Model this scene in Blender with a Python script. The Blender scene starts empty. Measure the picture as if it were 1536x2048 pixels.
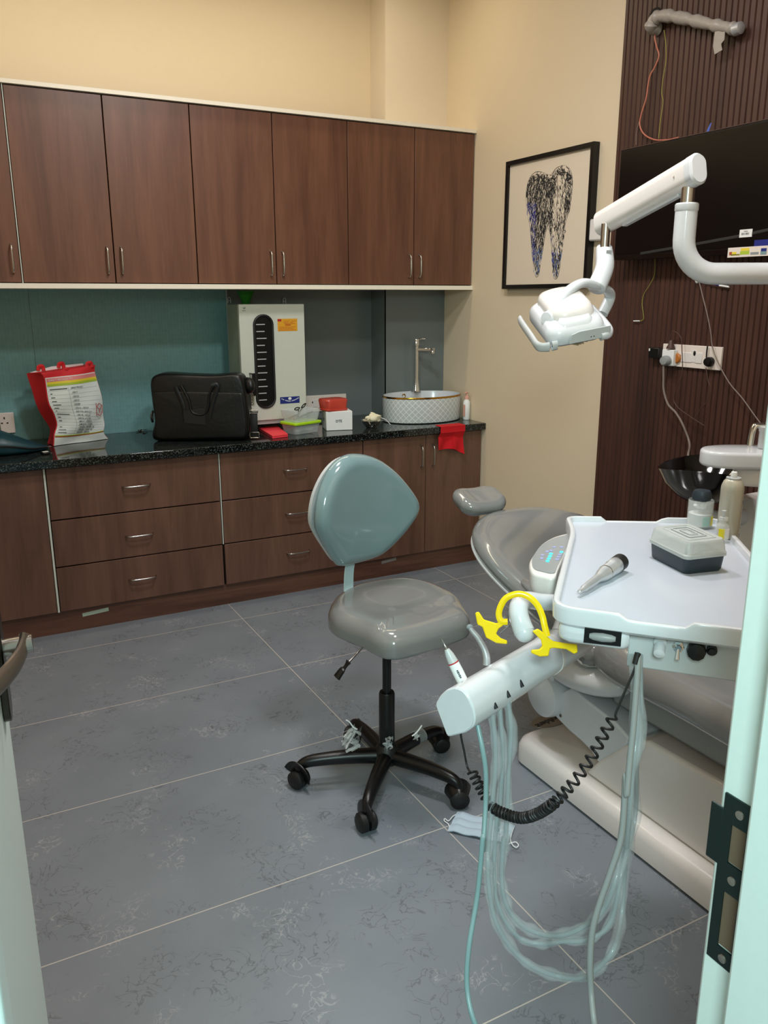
import bpy, bmesh, math, random
from mathutils import Vector, Matrix
random.seed(7)
C = bpy.context.scene.collection
PI = math.pi

# ------------------------------------------------------------------ camera
cam_d = bpy.data.cameras.new('camera'); cam = bpy.data.objects.new('camera', cam_d); C.objects.link(cam)
cam_d.sensor_fit = 'VERTICAL'; cam_d.sensor_height = 24.0; cam_d.lens = 1642.4 / 2048 * 24.0
cam_d.clip_start = 0.02
yaw, pitch, roll = math.radians(28.022), math.radians(14.663), math.radians(0.089)
fwd = Vector((math.sin(yaw) * math.cos(pitch), math.cos(yaw) * math.cos(pitch), -math.sin(pitch)))
rt = Vector((math.cos(yaw), -math.sin(yaw), 0)); dn = fwd.cross(rt)
r2 = rt * math.cos(roll) + dn * math.sin(roll); d2 = -rt * math.sin(roll) + dn * math.cos(roll)
m = Matrix((r2, -d2, -fwd)).transposed().to_4x4(); m.translation = Vector((0, 0, 1.477))
cam.matrix_world = m
bpy.context.scene.camera = cam

# ------------------------------------------------------------------ light and exposure
vs = bpy.context.scene.view_settings
vs.view_transform = 'Standard'; vs.look = 'None'; vs.gamma = 1.0; vs.use_curve_mapping = False; vs.exposure = 0.0
w = bpy.data.worlds.new('world'); bpy.context.scene.world = w; w.use_nodes = True
w.node_tree.nodes['Background'].inputs[0].default_value = (0.62, 0.95, 0.90, 1)
w.node_tree.nodes['Background'].inputs[1].default_value = 0.45

def area(name, loc, size, power, col, target=None, sy=None):
    d = bpy.data.lights.new(name, 'AREA'); d.energy = power; d.color = col; d.size = size
    if sy: d.shape = 'RECTANGLE'; d.size_y = sy
    o = bpy.data.objects.new(name, d); C.objects.link(o); o.location = loc
    if target is not None:
        o.rotation_euler = (Vector(target) - Vector(loc)).to_track_quat('-Z', 'Y').to_euler()
    return o
CEIL = 3.12
area('ceiling_light_near', (1.15, 1.35, CEIL - 0.05), 0.30, 30, (1.0, 0.97, 0.95))
area('ceiling_light_mid', (1.05, 2.45, CEIL - 0.05), 0.30, 26, (0.98, 0.97, 1.0))
area('ceiling_strip_back', (1.0, 3.72, CEIL - 0.03), 2.6, 14, (1.0, 0.87, 0.64), sy=0.08)
area('corridor_light', (-0.45, -0.75, 2.2), 0.6, 57, (0.72, 0.99, 0.98), (0.8, 2.2, 0.6))

# ------------------------------------------------------------------ materials
def c(h):
    h = h.lstrip('#'); v = [int(h[i:i + 2], 16) / 255 for i in (0, 2, 4)]
    return tuple((x / 12.92 if x <= 0.04045 else ((x + 0.055) / 1.055) ** 2.4) for x in v) + (1,)
def new_mat(name):
    mt = bpy.data.materials.new(name); mt.use_nodes = True
    nt = mt.node_tree; return mt, nt, nt.nodes['Principled BSDF']
def mat(name, col, rough=0.5, metal=0.0, coat=0.0, trans=0.0, bump=0.0, bscale=80, vary=0.0, alpha=1.0, emit=0.0, spec=0.5, ior=1.45):
    mt, nt, b = new_mat(name); col = c(col) if isinstance(col, str) else col
    b.inputs['Base Color'].default_value = col
    b.inputs['Roughness'].default_value = rough; b.inputs['Metallic'].default_value = metal
    b.inputs['Coat Weight'].default_value = coat; b.inputs['Coat Roughness'].default_value = 0.05
    b.inputs['Transmission Weight'].default_value = trans; b.inputs['Alpha'].default_value = alpha
    b.inputs['Specular IOR Level'].default_value = spec; b.inputs['IOR'].default_value = ior
    if emit: b.inputs['Emission Color'].default_value = col; b.inputs['Emission Strength'].default_value = emit
    tc = nt.nodes.new('ShaderNodeTexCoord'); n = nt.nodes.new('ShaderNodeTexNoise')
    n.inputs['Scale'].default_value = bscale; n.inputs['Detail'].default_value = 4
    nt.links.new(tc.outputs['Object'], n.inputs['Vector'])
    if bump:
        bp = nt.nodes.new('ShaderNodeBump'); bp.inputs['Strength'].default_value = bump; bp.inputs['Distance'].default_value = 0.002
        nt.links.new(n.outputs['Fac'], bp.inputs['Height']); nt.links.new(bp.outputs[0], b.inputs['Normal'])
    v = vary or 0.03
    r = nt.nodes.new('ShaderNodeMapRange'); r.inputs['To Min'].default_value = 1 - v; r.inputs['To Max'].default_value = 1 + v
    mx = nt.nodes.new('ShaderNodeMix'); mx.data_type = 'RGBA'; mx.blend_type = 'MULTIPLY'; mx.inputs[0].default_value = 1
    nt.links.new(n.outputs['Fac'], r.inputs['Value']); nt.links.new(r.outputs[0], mx.inputs[7]); mx.inputs[6].default_value = col
    nt.links.new(mx.outputs[2], b.inputs['Base Color'])
    return mt
def N(nt, kind, **kw):
    n = nt.nodes.new(kind)
    for k, v in kw.items():
        if k.startswith('i_'): n.inputs[k[2:].replace('_', ' ')].default_value = v
        else: setattr(n, k, v)
    return n
def mth(nt, op, a, b=None):
    n = nt.nodes.new('ShaderNodeMath'); n.operation = op
    for i, v in enumerate((a, b)):
        if v is None: continue
        if hasattr(v, 'links'): nt.links.new(v, n.inputs[i])
        else: n.inputs[i].default_value = v
    return n.outputs[0]
def mixc(nt, f, a, b):
    n = nt.nodes.new('ShaderNodeMix'); n.data_type = 'RGBA'
    for i, v in ((0, f), (6, a), (7, b)):
        if hasattr(v, 'links'): nt.links.new(v, n.inputs[i])
        else: n.inputs[i].default_value = v
    return n.outputs[2]
def ramp(nt, f, a, b):
    n = nt.nodes.new('ShaderNodeMapRange'); nt.links.new(f, n.inputs['Value'])
    n.inputs['From Min'].default_value = a; n.inputs['From Max'].default_value = b; n.clamp = True
    return n.outputs[0]

def wood(name, a, b, rough=0.38, horizontal=False, seed=0.0):
    mt, nt, p = new_mat(name)
    geo = N(nt, 'ShaderNodeNewGeometry'); mp = N(nt, 'ShaderNodeMapping')
    nt.links.new(geo.outputs['Position'], mp.inputs['Vector'])
    mp.inputs['Location'].default_value = (seed, seed * 1.7, 0)
    mp.inputs['Scale'].default_value = (1.2, 1.2, 14) if horizontal else (10, 10, 0.9)
    n1 = N(nt, 'ShaderNodeTexNoise'); n1.inputs['Scale'].default_value = 1.0; n1.inputs['Detail'].default_value = 5; n1.inputs['Distortion'].default_value = 1.2
    n2 = N(nt, 'ShaderNodeTexNoise'); n2.inputs['Scale'].default_value = 9.0; n2.inputs['Detail'].default_value = 3
    nt.links.new(mp.outputs[0], n1.inputs[0]); nt.links.new(mp.outputs[0], n2.inputs[0])
    f = mth(nt, 'ADD', mth(nt, 'MULTIPLY', n1.outputs['Fac'], 0.75), mth(nt, 'MULTIPLY', n2.outputs['Fac'], 0.25))
    col = mixc(nt, ramp(nt, f, 0.33, 0.68), c(a), c(b))
    nt.links.new(col, p.inputs['Base Color']); p.inputs['Roughness'].default_value = rough
    return mt

def floor_mat():
    mt, nt, p = new_mat('grey_veined_tile')
    geo = N(nt, 'ShaderNodeNewGeometry'); sx = N(nt, 'ShaderNodeSeparateXYZ'); nt.links.new(geo.outputs['Position'], sx.inputs[0])
    def line(out, off, step, wd):
        t = mth(nt, 'FRACT', mth(nt, 'DIVIDE', mth(nt, 'ADD', out, -off + step * 20 + step / 2), step))
        d = mth(nt, 'MULTIPLY', mth(nt, 'ABSOLUTE', mth(nt, 'SUBTRACT', t, 0.5)), step)
        return mth(nt, 'LESS_THAN', d, wd)
    g = mth(nt, 'MAXIMUM', line(sx.outputs[0], 1.119, 1.2, 0.0016), line(sx.outputs[1], 1.135, 0.6, 0.0016))
    base = N(nt, 'ShaderNodeTexNoise'); base.inputs['Scale'].default_value = 3; base.inputs['Detail'].default_value = 6
    nt.links.new(geo.outputs['Position'], base.inputs[0])
    col = mixc(nt, ramp(nt, base.outputs['Fac'], 0.3, 0.7), c('#6f767e'), c('#7a8189'))
    def veins(scale, seed, lo, hi, msk, col, tint):
        mp = N(nt, 'ShaderNodeMapping'); mp.inputs['Location'].default_value = (seed, seed, 0); nt.links.new(geo.outputs['Position'], mp.inputs[0])
        n = N(nt, 'ShaderNodeTexNoise'); n.inputs['Scale'].default_value = scale; n.inputs['Detail'].default_value = 3; n.inputs['Distortion'].default_value = 1.6
        k = N(nt, 'ShaderNodeTexNoise'); k.inputs['Scale'].default_value = 5.5; k.inputs['Detail'].default_value = 4
        nt.links.new(mp.outputs[0], n.inputs[0]); nt.links.new(mp.outputs[0], k.inputs[0])
        v = mth(nt, 'ABSOLUTE', mth(nt, 'SUBTRACT', n.outputs['Fac'], 0.5))
        v = mth(nt, 'SUBTRACT', 1.0, ramp(nt, v, lo, hi))
        v = mth(nt, 'MULTIPLY', v, ramp(nt, k.outputs['Fac'], msk, msk + 0.06))
        return mixc(nt, mth(nt, 'MULTIPLY', v, tint), col, None) if False else v
    v1 = veins(15, 3.1, 0.006, 0.02, 0.50, col, 0.8)
    v2 = veins(19, 11.7, 0.008, 0.025, 0.56, col, 0.8)
    col = mixc(nt, mth(nt, 'MULTIPLY', v1, 0.62), col, c('#505358'))
    col = mixc(nt, mth(nt, 'MULTIPLY', v2, 0.55), col, c('#a2a4a6'))
    col = mixc(nt, g, col, c('#b9b3ab'))
    nt.links.new(col, p.inputs['Base Color']); p.inputs['Roughness'].default_value = 0.42
    return mt

def granite():
    mt, nt, p = new_mat('black_granite')
    geo = N(nt, 'ShaderNodeNewGeometry')
    n = N(nt, 'ShaderNodeTexNoise'); n.inputs['Scale'].default_value = 150; n.inputs['Detail'].default_value = 5
    nt.links.new(geo.outputs['Position'], n.inputs[0])
    col = mixc(nt, ramp(nt, n.outputs['Fac'], 0.52, 0.75), c('#0b0d0d'), c('#626e6a'))
    nt.links.new(col, p.inputs['Base Color']); p.inputs['Roughness'].default_value = 0.06
    return mt

def panel_grid(name, col):
    mt, nt, p = new_mat(name)
    geo = N(nt, 'ShaderNodeNewGeometry'); sx = N(nt, 'ShaderNodeSeparateXYZ'); nt.links.new(geo.outputs['Position'], sx.inputs[0])
    fx = mth(nt, 'SINE', mth(nt, 'MULTIPLY', sx.outputs[0], 2 * PI / 0.016)); fz = mth(nt, 'SINE', mth(nt, 'MULTIPLY', sx.outputs[2], 2 * PI / 0.022))
    n = N(nt, 'ShaderNodeTexNoise'); n.inputs['Scale'].default_value = 40; nt.links.new(geo.outputs['Position'], n.inputs[0])
    f = mth(nt, 'ADD', mth(nt, 'MULTIPLY', mth(nt, 'ADD', fx, mth(nt, 'MULTIPLY', fz, 0.4)), 0.10), n.outputs['Fac'])
    a = c(col); b = tuple(min(1, x * 1.22) for x in a[:3]) + (1,)
    nt.links.new(mixc(nt, ramp(nt, f, 0.2, 0.8), a, b), p.inputs['Base Color']); p.inputs['Roughness'].default_value = 0.35
    return mt

M = {}
M['wall'] = mat('cream_wall_paint', '#d8c8ac', 0.55, bump=0.15, bscale=300)
M['wall_pillar'] = mat('pale_cream_paint', '#dfd2bc', 0.55, bump=0.15, bscale=300)
M['ceil'] = mat('ceiling_white', '#d8d2c6', 0.8)
M['floor'] = floor_mat()
M['granite'] = granite()
M['teal'] = panel_grid('teal_backsplash', '#6f9c9d')
M['grey_panel'] = mat('grey_backsplash', '#6c7473', 0.35)
M['lam_up'] = wood('brown_laminate', '#573727', '#764f3b')
M['lam_low'] = wood('brown_laminate_lower_lit', '#563b2e', '#735243', seed=4)  # same laminate as the wall cabinets, light down here mixed into its colour
M['plinth'] = wood('plinth_laminate', '#4a3025', '#6d4a3a', horizontal=True)
M['slat'] = wood('dark_slat_wood', '#34201a', '#503228', rough=0.48, seed=2)
M['whiteboard'] = mat('white_edge_board', '#f0ead8', 0.4)
M['edge'] = mat('raw_white_edge', '#cfd8cd', 0.5)
M['dark_gap'] = mat('dark_gap', '#120a08', 0.8)
M['steel'] = mat('brushed_steel', '#b8b4ae', 0.25, 1.0)
M['chrome'] = mat('chrome', '#d8dada', 0.06, 1.0)
M['dark_metal'] = mat('dark_metal', '#4d4944', 0.28, 1.0)
M['bronze'] = mat('reflected_brown_steel', '#7d6f62', 0.35, 0.6)  # lever metal, brown of the reflected wood put into its colour
M['gold'] = mat('gold', '#b98a30', 0.18, 1.0)
M['white'] = mat('white_plastic', '#d0d4d8', 0.22, coat=0.3)
M['white_w'] = mat('warm_white_plastic', '#dedad6', 0.25, coat=0.3)
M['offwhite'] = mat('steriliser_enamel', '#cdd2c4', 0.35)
M['offwhite_shaded'] = mat('steriliser_enamel_shaded', '#8f9a86', 0.4)  # darker copy of the door enamel, shade on the side painted in
M['black'] = mat('black_plastic', '#0c0c0d', 0.35)
M['black_gloss'] = mat('black_gloss', '#050506', 0.08, coat=0.6)
M['black_satin'] = mat('black_satin_enamel', '#0a0a0b', 0.33)
M['rubber'] = mat('black_rubber', '#141414', 0.5)
M['vinyl'] = mat('grey_vinyl', '#7d7f7e', 0.16, coat=0.8, bump=0.08, bscale=14)
M['vinyl_cyan_lit'] = mat('cyan_lit_grey_vinyl', '#779194', 0.16, coat=0.8, bump=0.08, bscale=14)  # same vinyl as the seat, cyan corridor light put into its colour
M['palegrey'] = mat('pale_grey_plastic', '#b9bdbd', 0.35)
M['midgrey'] = mat('mid_grey_plastic', '#8e9292', 0.4)
M['bracket'] = mat('pale_blue_enamel', '#b3ccd0', 0.35)
M['teal_leather'] = mat('dark_teal_leather', '#0e3a44', 0.4, bump=0.3, bscale=90)
M['red_fabric'] = mat('red_woven_fabric', '#d0262b', 0.7, bump=0.4, bscale=400)
M['bag_print'] = mat('printed_white_sheet', '#dfeae4', 0.3, bump=0.5, bscale=12)
M['black_leather'] = mat('black_leather', '#0a0c0d', 0.36, bump=0.45, bscale=60)
M['red_card'] = mat('coral_red_card', '#ef3f49', 0.55)
M['red_plastic'] = mat('red_plastic', '#cf4a3a', 0.3, trans=0.2)
M['towel'] = mat('red_towel', '#c8101a', 0.9, bump=0.8, bscale=350)
M['green_lid'] = mat('lime_green_plastic', '#a5d31c', 0.35)
M['clear'] = mat('clear_plastic', '#dfe6e6', 0.12, alpha=0.28)
M['clear_lid'] = mat('frosted_plastic', '#c9cfcd', 0.3, alpha=0.75)
M['film'] = mat('clear_film', '#e8eeee', 0.08, alpha=0.25)
M['film_hose'] = mat('film_wrapped_hose', '#c6cecf', 0.08, alpha=0.24)
M['hose_blue'] = mat('pale_blue_hose', '#98a5a8', 0.3, alpha=0.6)
M['hose_cyan'] = mat('cyan_hose', '#7c999b', 0.3)
M['hose_grey'] = mat('grey_hose', '#8d908f', 0.4)
M['paper'] = mat('white_card', '#e4e7e5', 0.6)
M['ink'] = mat('black_ink', '#15161a', 0.6)
M['ink_grey'] = mat('grey_ink', '#4a5558', 0.6)
M['ink_blue'] = mat('blue_ink', '#1f2a7e', 0.5)
M['ink_pale_blue'] = mat('pale_blue_ink', '#6f82b0', 0.5)
M['ink_red'] = mat('red_ink', '#b02028', 0.5)
M['art_paper'] = mat('cream_art_paper', '#d9ccb8', 0.6)
M['frame'] = mat('black_frame', '#0b0a0a', 0.3)
M['orange'] = mat('yellow_orange_sticker', '#e0a32a', 0.4)
M['navy'] = mat('navy_sticker', '#23327a', 0.35)
M['cotton'] = mat('cotton_wool', '#e9e9e4', 0.95, bump=1.0, bscale=120)
M['cotton_w'] = mat('cream_cotton', '#e3dcc0', 0.9, bump=1.0, bscale=90)
M['glassy'] = mat('clear_glass', '#e2e8e6', 0.05, alpha=0.3)
M['dark_glass'] = mat('dark_window_glass', '#151a18', 0.05, alpha=0.35)
M['yellow'] = mat('bright_yellow_plastic', '#f3d000', 0.25, coat=0.3)
M['yellow_label'] = mat('yellow_label', '#e8dc1e', 0.4)
M['mint_label'] = mat('mint_label', '#9ad0c0', 0.5)
M['can'] = mat('champagne_can', '#b9b6a6', 0.32, 0.25)
M['pink'] = mat('pale_pink_pump', '#dca796', 0.4)
M['mask'] = mat('pale_blue_mask', '#aebfcd', 0.75, bump=0.3, bscale=300)
M['loop'] = mat('white_elastic', '#e5e8ea', 0.6)
M['box_dark'] = mat('slate_black_plastic', '#26323a', 0.4)
M['tray'] = mat('tray_grey_white', '#bcc4cf', 0.3, coat=0.2)
M['badge'] = mat('bronze_badge', '#6c6057', 0.35, 0.3)
M['led'] = mat('cyan_led', '#3fe0e0', 0.3, emit=0.7)
M['led_dim'] = mat('pale_violet_key', '#9aa0c8', 0.4)
M['keypad'] = mat('keypad_grey', '#8f9598', 0.25, coat=0.4)
M['silver'] = mat('satin_silver', '#c6c9cb', 0.34, 0.6)
M['jamb'] = mat('mint_white_paint', '#dbe8e2', 0.35)
M['strike'] = mat('dark_steel_plate', '#31403f', 0.35, 0.8)
M['hole'] = mat('strike_pocket_wood', '#6b5a48', 0.8)
M['wrap'] = mat('grey_wrapping_tape', '#9a938a', 0.35, bump=0.9, bscale=45)
M['wire_coral'] = mat('coral_wire', '#b9705a', 0.4)
M['wire_yellow'] = mat('yellow_green_wire', '#8b8a3c', 0.5)
M['wire_grey'] = mat('grey_wire', '#7d716a', 0.45)
M['wire_brown'] = mat('brown_wire', '#4c372f', 0.5)
M['blue_tie'] = mat('blue_plastic', '#4a63b8', 0.4)
M['socket'] = mat('socket_white', '#e3d9cf', 0.35)
M['screen'] = mat('television_screen', '#060607', 0.22, coat=0.0)
M['masking'] = mat('masking_tape', '#a9bfae', 0.6)
M['masking_grey'] = mat('grey_masking_tape', '#8b8985', 0.6)
M['green_leaf'] = mat('green_plastic_cup', '#1d6b12', 0.4)
M['lens_film'] = mat('yellowed_film', '#d9d2b0', 0.15, alpha=0.6)
M['orange_plug'] = mat('orange_brown_plastic', '#b06a22', 0.4)

def basin_mat():
    mt, nt, p = new_mat('diamond_pattern_ceramic')
    tc = N(nt, 'ShaderNodeTexCoord'); sx = N(nt, 'ShaderNodeSeparateXYZ'); nt.links.new(tc.outputs['Object'], sx.inputs[0])
    ang = mth(nt, 'ARCTAN2', mth(nt, 'DIVIDE', sx.outputs[1], 0.165), mth(nt, 'DIVIDE', sx.outputs[0], 0.235))
    u = mth(nt, 'MULTIPLY', ang, 40 / (2 * PI)); v = mth(nt, 'DIVIDE', sx.outputs[2], 0.033)
    def ln(t):
        return mth(nt, 'GREATER_THAN', mth(nt, 'ABSOLUTE', mth(nt, 'SUBTRACT', mth(nt, 'FRACT', mth(nt, 'ADD', t, 60)), 0.5)), 0.435)
    l = mth(nt, 'MAXIMUM', ln(mth(nt, 'ADD', u, v)), ln(mth(nt, 'SUBTRACT', u, v)))
    nt.links.new(mixc(nt, l, c('#bcc3c2'), c('#e6ebea')), p.inputs['Base Color']); p.inputs['Roughness'].default_value = 0.3
    return mt
M['basin'] = basin_mat()

# ------------------------------------------------------------------ mesh helpers
def V(*a): return Vector(a if len(a) > 1 else a[0])
def cr(pts, n, closed=False):
    P = [Vector(p) for p in pts]; L = len(P); out = []
    if L < 3 and not closed:
        return [P[0].lerp(P[-1], i / (n - 1)) for i in range(n)]
    segs = L if closed else L - 1; tot = n if closed else n - 1
    for i in range(n):
        t = i / tot * segs; k = min(int(t), segs - 1); f = t - k
        g = (lambda j: P[j % L]) if closed else (lambda j: P[max(0, min(L - 1, j))])
        a, b, cc, d = g(k - 1), g(k), g(k + 1), g(k + 2)
        out.append(0.5 * ((2 * b) + (cc - a) * f + (2 * a - 5 * b + 4 * cc - d) * f * f + (3 * b - a - 3 * cc + d) * f ** 3))
    return out
class MB:
    def __init__(s): s.v = []; s.f = []
    def add(s, vs_, fs):
        o = len(s.v); s.v += [tuple(x) for x in vs_]; s.f += [tuple(i + o for i in f) for f in fs]; return s
    def box(s, a, b):
        x0, y0, z0 = a; x1, y1, z1 = b
        return s.obox(((x0 + x1) / 2, (y0 + y1) / 2, (z0 + z1) / 2), (1, 0, 0), (0, 1, 0), (abs(x1 - x0), abs(y1 - y0), abs(z1 - z0)))
    def obox(s, cen, ex, ey, size, ez=None):
        ex = V(ex).normalized(); ey = V(ey).normalized(); ez = V(ez).normalized() if ez else ex.cross(ey).normalized(); cen = V(cen)
        vv = [cen + ex * size[0] / 2 * i + ey * size[1] / 2 * j + ez * size[2] / 2 * k for k in (-1, 1) for j in (-1, 1) for i in (-1, 1)]
        return s.add(vv, [(0, 2, 3, 1), (4, 5, 7, 6), (0, 1, 5, 4), (2, 6, 7, 3), (0, 4, 6, 2), (1, 3, 7, 5)])
    def loft(s, rings, cap=True, closed=True):
        n = len(rings[0]); vv = [p for r in rings for p in r]; ff = []
        for i in range(len(rings) - 1):
            for j in range(n if closed else n - 1):
                k = (j + 1) % n; ff.append((i * n + j, i * n + k, (i + 1) * n + k, (i + 1) * n + j))
        if cap and closed:
            ff.append(tuple(range(n - 1, -1, -1))); ff.append(tuple((len(rings) - 1) * n + j for j in range(n)))
        return s.add(vv, ff)
    def prism(s, poly, d):
        P = [V(p) for p in poly]; d = V(d); return s.loft([P, [p + d for p in P]])
    def tube(s, pts, r, seg=10, n=None, flat=None, up=None, closed=False, cap=True):
        P = cr(pts, n, closed) if n else [V(p) for p in pts]; L = len(P)
        rad = r if callable(r) else (lambda t: r)
        T = []
        for i in range(L):
            a = P[(i - 1) % L] if (closed or i > 0) else P[i]; b = P[(i + 1) % L] if (closed or i < L - 1) else P[i]
            T.append((b - a).normalized())
        nrm = V(up) if up else (V(0, 0, 1) if abs(T[0].z) < 0.9 else V(1, 0, 0))
        rings = []
        for i in range(L):
            if up: nrm = V(up)
            nrm = (nrm - T[i] * nrm.dot(T[i])).normalized(); bi = T[i].cross(nrm); rr = rad(i / max(1, L - 1)); fl = flat or 1.0
            rings.append([P[i] + nrm * math.cos(2 * PI * j / seg) * rr * fl + bi * math.sin(2 * PI * j / seg) * rr for j in range(seg)])
        if closed: rings.append(rings[0]); return s.loft(rings, cap=False)
        return s.loft(rings, cap=cap)
    def lathe(s, prof, cen, axis=(0, 0, 1), seg=32, sx=1.0, sy=1.0, ex=None):
        ax = V(axis).normalized(); e1 = V(ex) if ex else (V(1, 0, 0) if abs(ax.x) < 0.9 else V(0, 1, 0)); e1 = (e1 - ax * e1.dot(ax)).normalized(); e2 = ax.cross(e1); cen = V(cen)
        return s.loft([[cen + ax * h + (e1 * math.cos(2 * PI * j / seg) * sx + e2 * math.sin(2 * PI * j / seg) * sy) * max(r, 1e-4) for j in range(seg)] for r, h in prof])
    def ball(s, cen, r, seg=16, rings=10, R=None):
        cen = V(cen); r = (r, r, r) if not hasattr(r, '__len__') else r; out = []
        for i in range(rings + 1):
            a = -PI / 2 + PI * i / rings; ca = max(math.cos(a), 1e-3)
            ring = [V(math.cos(2 * PI * j / seg) * ca * r[0], math.sin(2 * PI * j / seg) * ca * r[1], math.sin(a) * r[2]) for j in range(seg)]
            out.append([cen + (R @ p if R else p) for p in ring])
        return s.loft(out)
    def cushion(s, outline, nrm, thick, edge, crown=0.0, n=64, smooth=True, bend=None, bot=None):
        P = cr(outline, n, True) if smooth else [V(p) for p in outline]; nrm = V(nrm).normalized()
        cen = sum(P, Vector()) / len(P); bot = edge if bot is None else bot
        rings = []
        def ring(ins, h):
            out = []
            for p in P:
                d = cen - p; L = d.length; q = p + d / L * min(ins, L * 0.98) if L > 1e-6 else p
                out.append(q + nrm * h)
            return out
        def sc(f, h): return [cen + (p - cen) * f + nrm * h for p in P]
        rings.append(sc(0.5, 0)); rings.append(ring(bot, 0))
        for k in range(1, 6): a = k / 5 * PI / 2; rings.append(ring(bot * (1 - math.sin(a)), bot * (1 - math.cos(a)) * min(1, thick / (bot + edge))))
        for k in range(0, 7): a = k / 6 * PI / 2; rings.append(ring(edge * (1 - math.cos(a)), thick - edge * (1 - math.sin(a)) * min(1, thick / (bot + edge))))
        base = ring(edge, thick)
        for k in range(1, 8):
            t = k / 8; rings.append([p + (cen + nrm * thick - p) * t + nrm * crown * (1 - (1 - t) ** 2) for p in base])
        rings.append([cen + nrm * (thick + crown) + (p - cen) * 0.01 for p in P])
        if bend: rings = [[bend(p) for p in r] for r in rings]
        return s.loft(rings)

ORIG = {}
def tag(o, label=None, cat=None, group=None, kind=None):
    if label: o['label'] = label
    if cat: o['category'] = cat
    if group: o['group'] = group
    if kind: o['kind'] = kind
    return o
def thing(name, label, cat, loc, group=None):
    o = bpy.data.objects.new(name, None); o.empty_display_size = 0.05; C.objects.link(o); o.location = loc
    ORIG[o] = Vector(loc); return tag(o, label, cat, group)
def build(mb, name, mt, parent=None, bevel=0.0, bseg=2, sharp=38, sub=0, loc=None, label=None):
    o0 = ORIG[parent] if parent is not None else (Vector(loc) if loc else Vector((0, 0, 0)))
    me = bpy.data.meshes.new(name); me.from_pydata([tuple(Vector(v) - o0) for v in mb.v], [], mb.f)
    bm = bmesh.new(); bm.from_mesh(me); bmesh.ops.recalc_face_normals(bm, faces=bm.faces); bm.to_mesh(me); bm.free()
    for p in me.polygons: p.use_smooth = True
    me.set_sharp_from_angle(angle=math.radians(sharp))
    me.materials.append(M[mt] if isinstance(mt, str) else mt)
    o = bpy.data.objects.new(name, me); C.objects.link(o)
    if parent is not None: o.parent = parent
    else: o.location = o0
    ORIG[o] = o0
    if bevel:
        b = o.modifiers.new('bevel', 'BEVEL'); b.width = bevel; b.segments = bseg; b.limit_method = 'ANGLE'; b.angle_limit = math.radians(40)
        me.set_sharp_from_angle(angle=math.radians(60)); b.harden_normals = False
    if sub:
        b = o.modifiers.new('sub', 'SUBSURF'); b.levels = b.render_levels = sub
    if label: o['label'] = label
    return o
def single(mb, name, mt, label, cat, loc, group=None, **kw):
    return tag(build(mb, name, mt, None, loc=loc, **kw), label, cat, group)
def struct(mb, name, mt, **kw):
    o = build(mb, name, mt, **kw)
    if not kw.get('parent'): o['kind'] = 'structure'
    return o
def text(name, body, size, org, ex, ey, mt, parent, depth=0.0003, align='CENTER', bold=0.0, xs=1.0):
    cu = bpy.data.curves.new(name, 'FONT'); cu.body = body; cu.size = size; cu.align_x = align; cu.align_y = 'CENTER'; cu.extrude = depth; cu.offset = bold; cu.resolution_u = 2
    t = bpy.data.objects.new(name, cu); C.objects.link(t)
    dg = bpy.context.evaluated_depsgraph_get(); me = bpy.data.meshes.new_from_object(t.evaluated_get(dg))
    C.objects.unlink(t); bpy.data.objects.remove(t)
    ex = V(ex).normalized(); ey = V(ey).normalized(); ez = ex.cross(ey)
    o0 = ORIG[parent]
    for v in me.vertices: p = v.co.copy(); v.co = V(org) + ex * p.x * xs + ey * p.y + ez * p.z - o0
    me.materials.clear(); me.materials.append(M[mt]); me.name = name
    o = bpy.data.objects.new(name, me); C.objects.link(o); o.parent = parent; ORIG[o] = o0
    return o
def sq(u, w, h, z0, z1, r, n=6):
    return None
def rrect(cen, ex, ey, w, h, r, n=5):
    cen = V(cen); ex = V(ex).normalized(); ey = V(ey).normalized(); out = []
    for sx_, sy_, a0 in ((1, 1, 0), (-1, 1, PI / 2), (-1, -1, PI), (1, -1, 3 * PI / 2)):
        cx, cy = sx_ * (w / 2 - r), sy_ * (h / 2 - r)
        for k in range(n + 1):
            a = a0 + k / n * PI / 2; out.append(cen + ex * (cx + r * math.cos(a)) + ey * (cy + r * math.sin(a)))
    return out

# ================================================================== SETTING
XR, YB, YP, XP = 2.61, 4.33, 4.16, 2.225
XL = -0.55
struct(MB().box((XL - 1, -1.5, -0.1), (XR + 0.2, YB + 0.2, 0)), 'floor', 'floor')
struct(MB().box((XL, 0.38, CEIL), (XR + 0.1, YB + 0.1, CEIL + 0.1)), 'ceiling', 'ceil')
struct(MB().box((XL - 0.1, YB, 0), (XR + 0.1, YB + 0.12, CEIL)), 'wall_back', 'wall')
struct(MB().box((XP, YP, 0.8), (XR, YB, CEIL)), 'trim_1', 'wall_pillar')
struct(MB().box((XR, 0.38, 0), (XR + 0.12, YB, CEIL)), 'wall_right', 'wall')
struct(MB().box((XL - 0.1, 0.38, 0), (XL, YB, CEIL)), 'wall_left', 'wall')
# front wall with the doorway the photograph is taken through
JX0, JX1 = -0.0104, 0.696
fw = MB()
fw.box((XL, 0.38, 0), (JX0 - 0.03, 0.52, CEIL)); fw.box((JX1 + 0.03, 0.38, 0), (XR, 0.52, CEIL)); fw.box((JX0 - 0.03, 0.38, 2.13), (JX1 + 0.03, 0.52, CEIL))
struct(fw, 'wall_front', 'wall')
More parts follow.
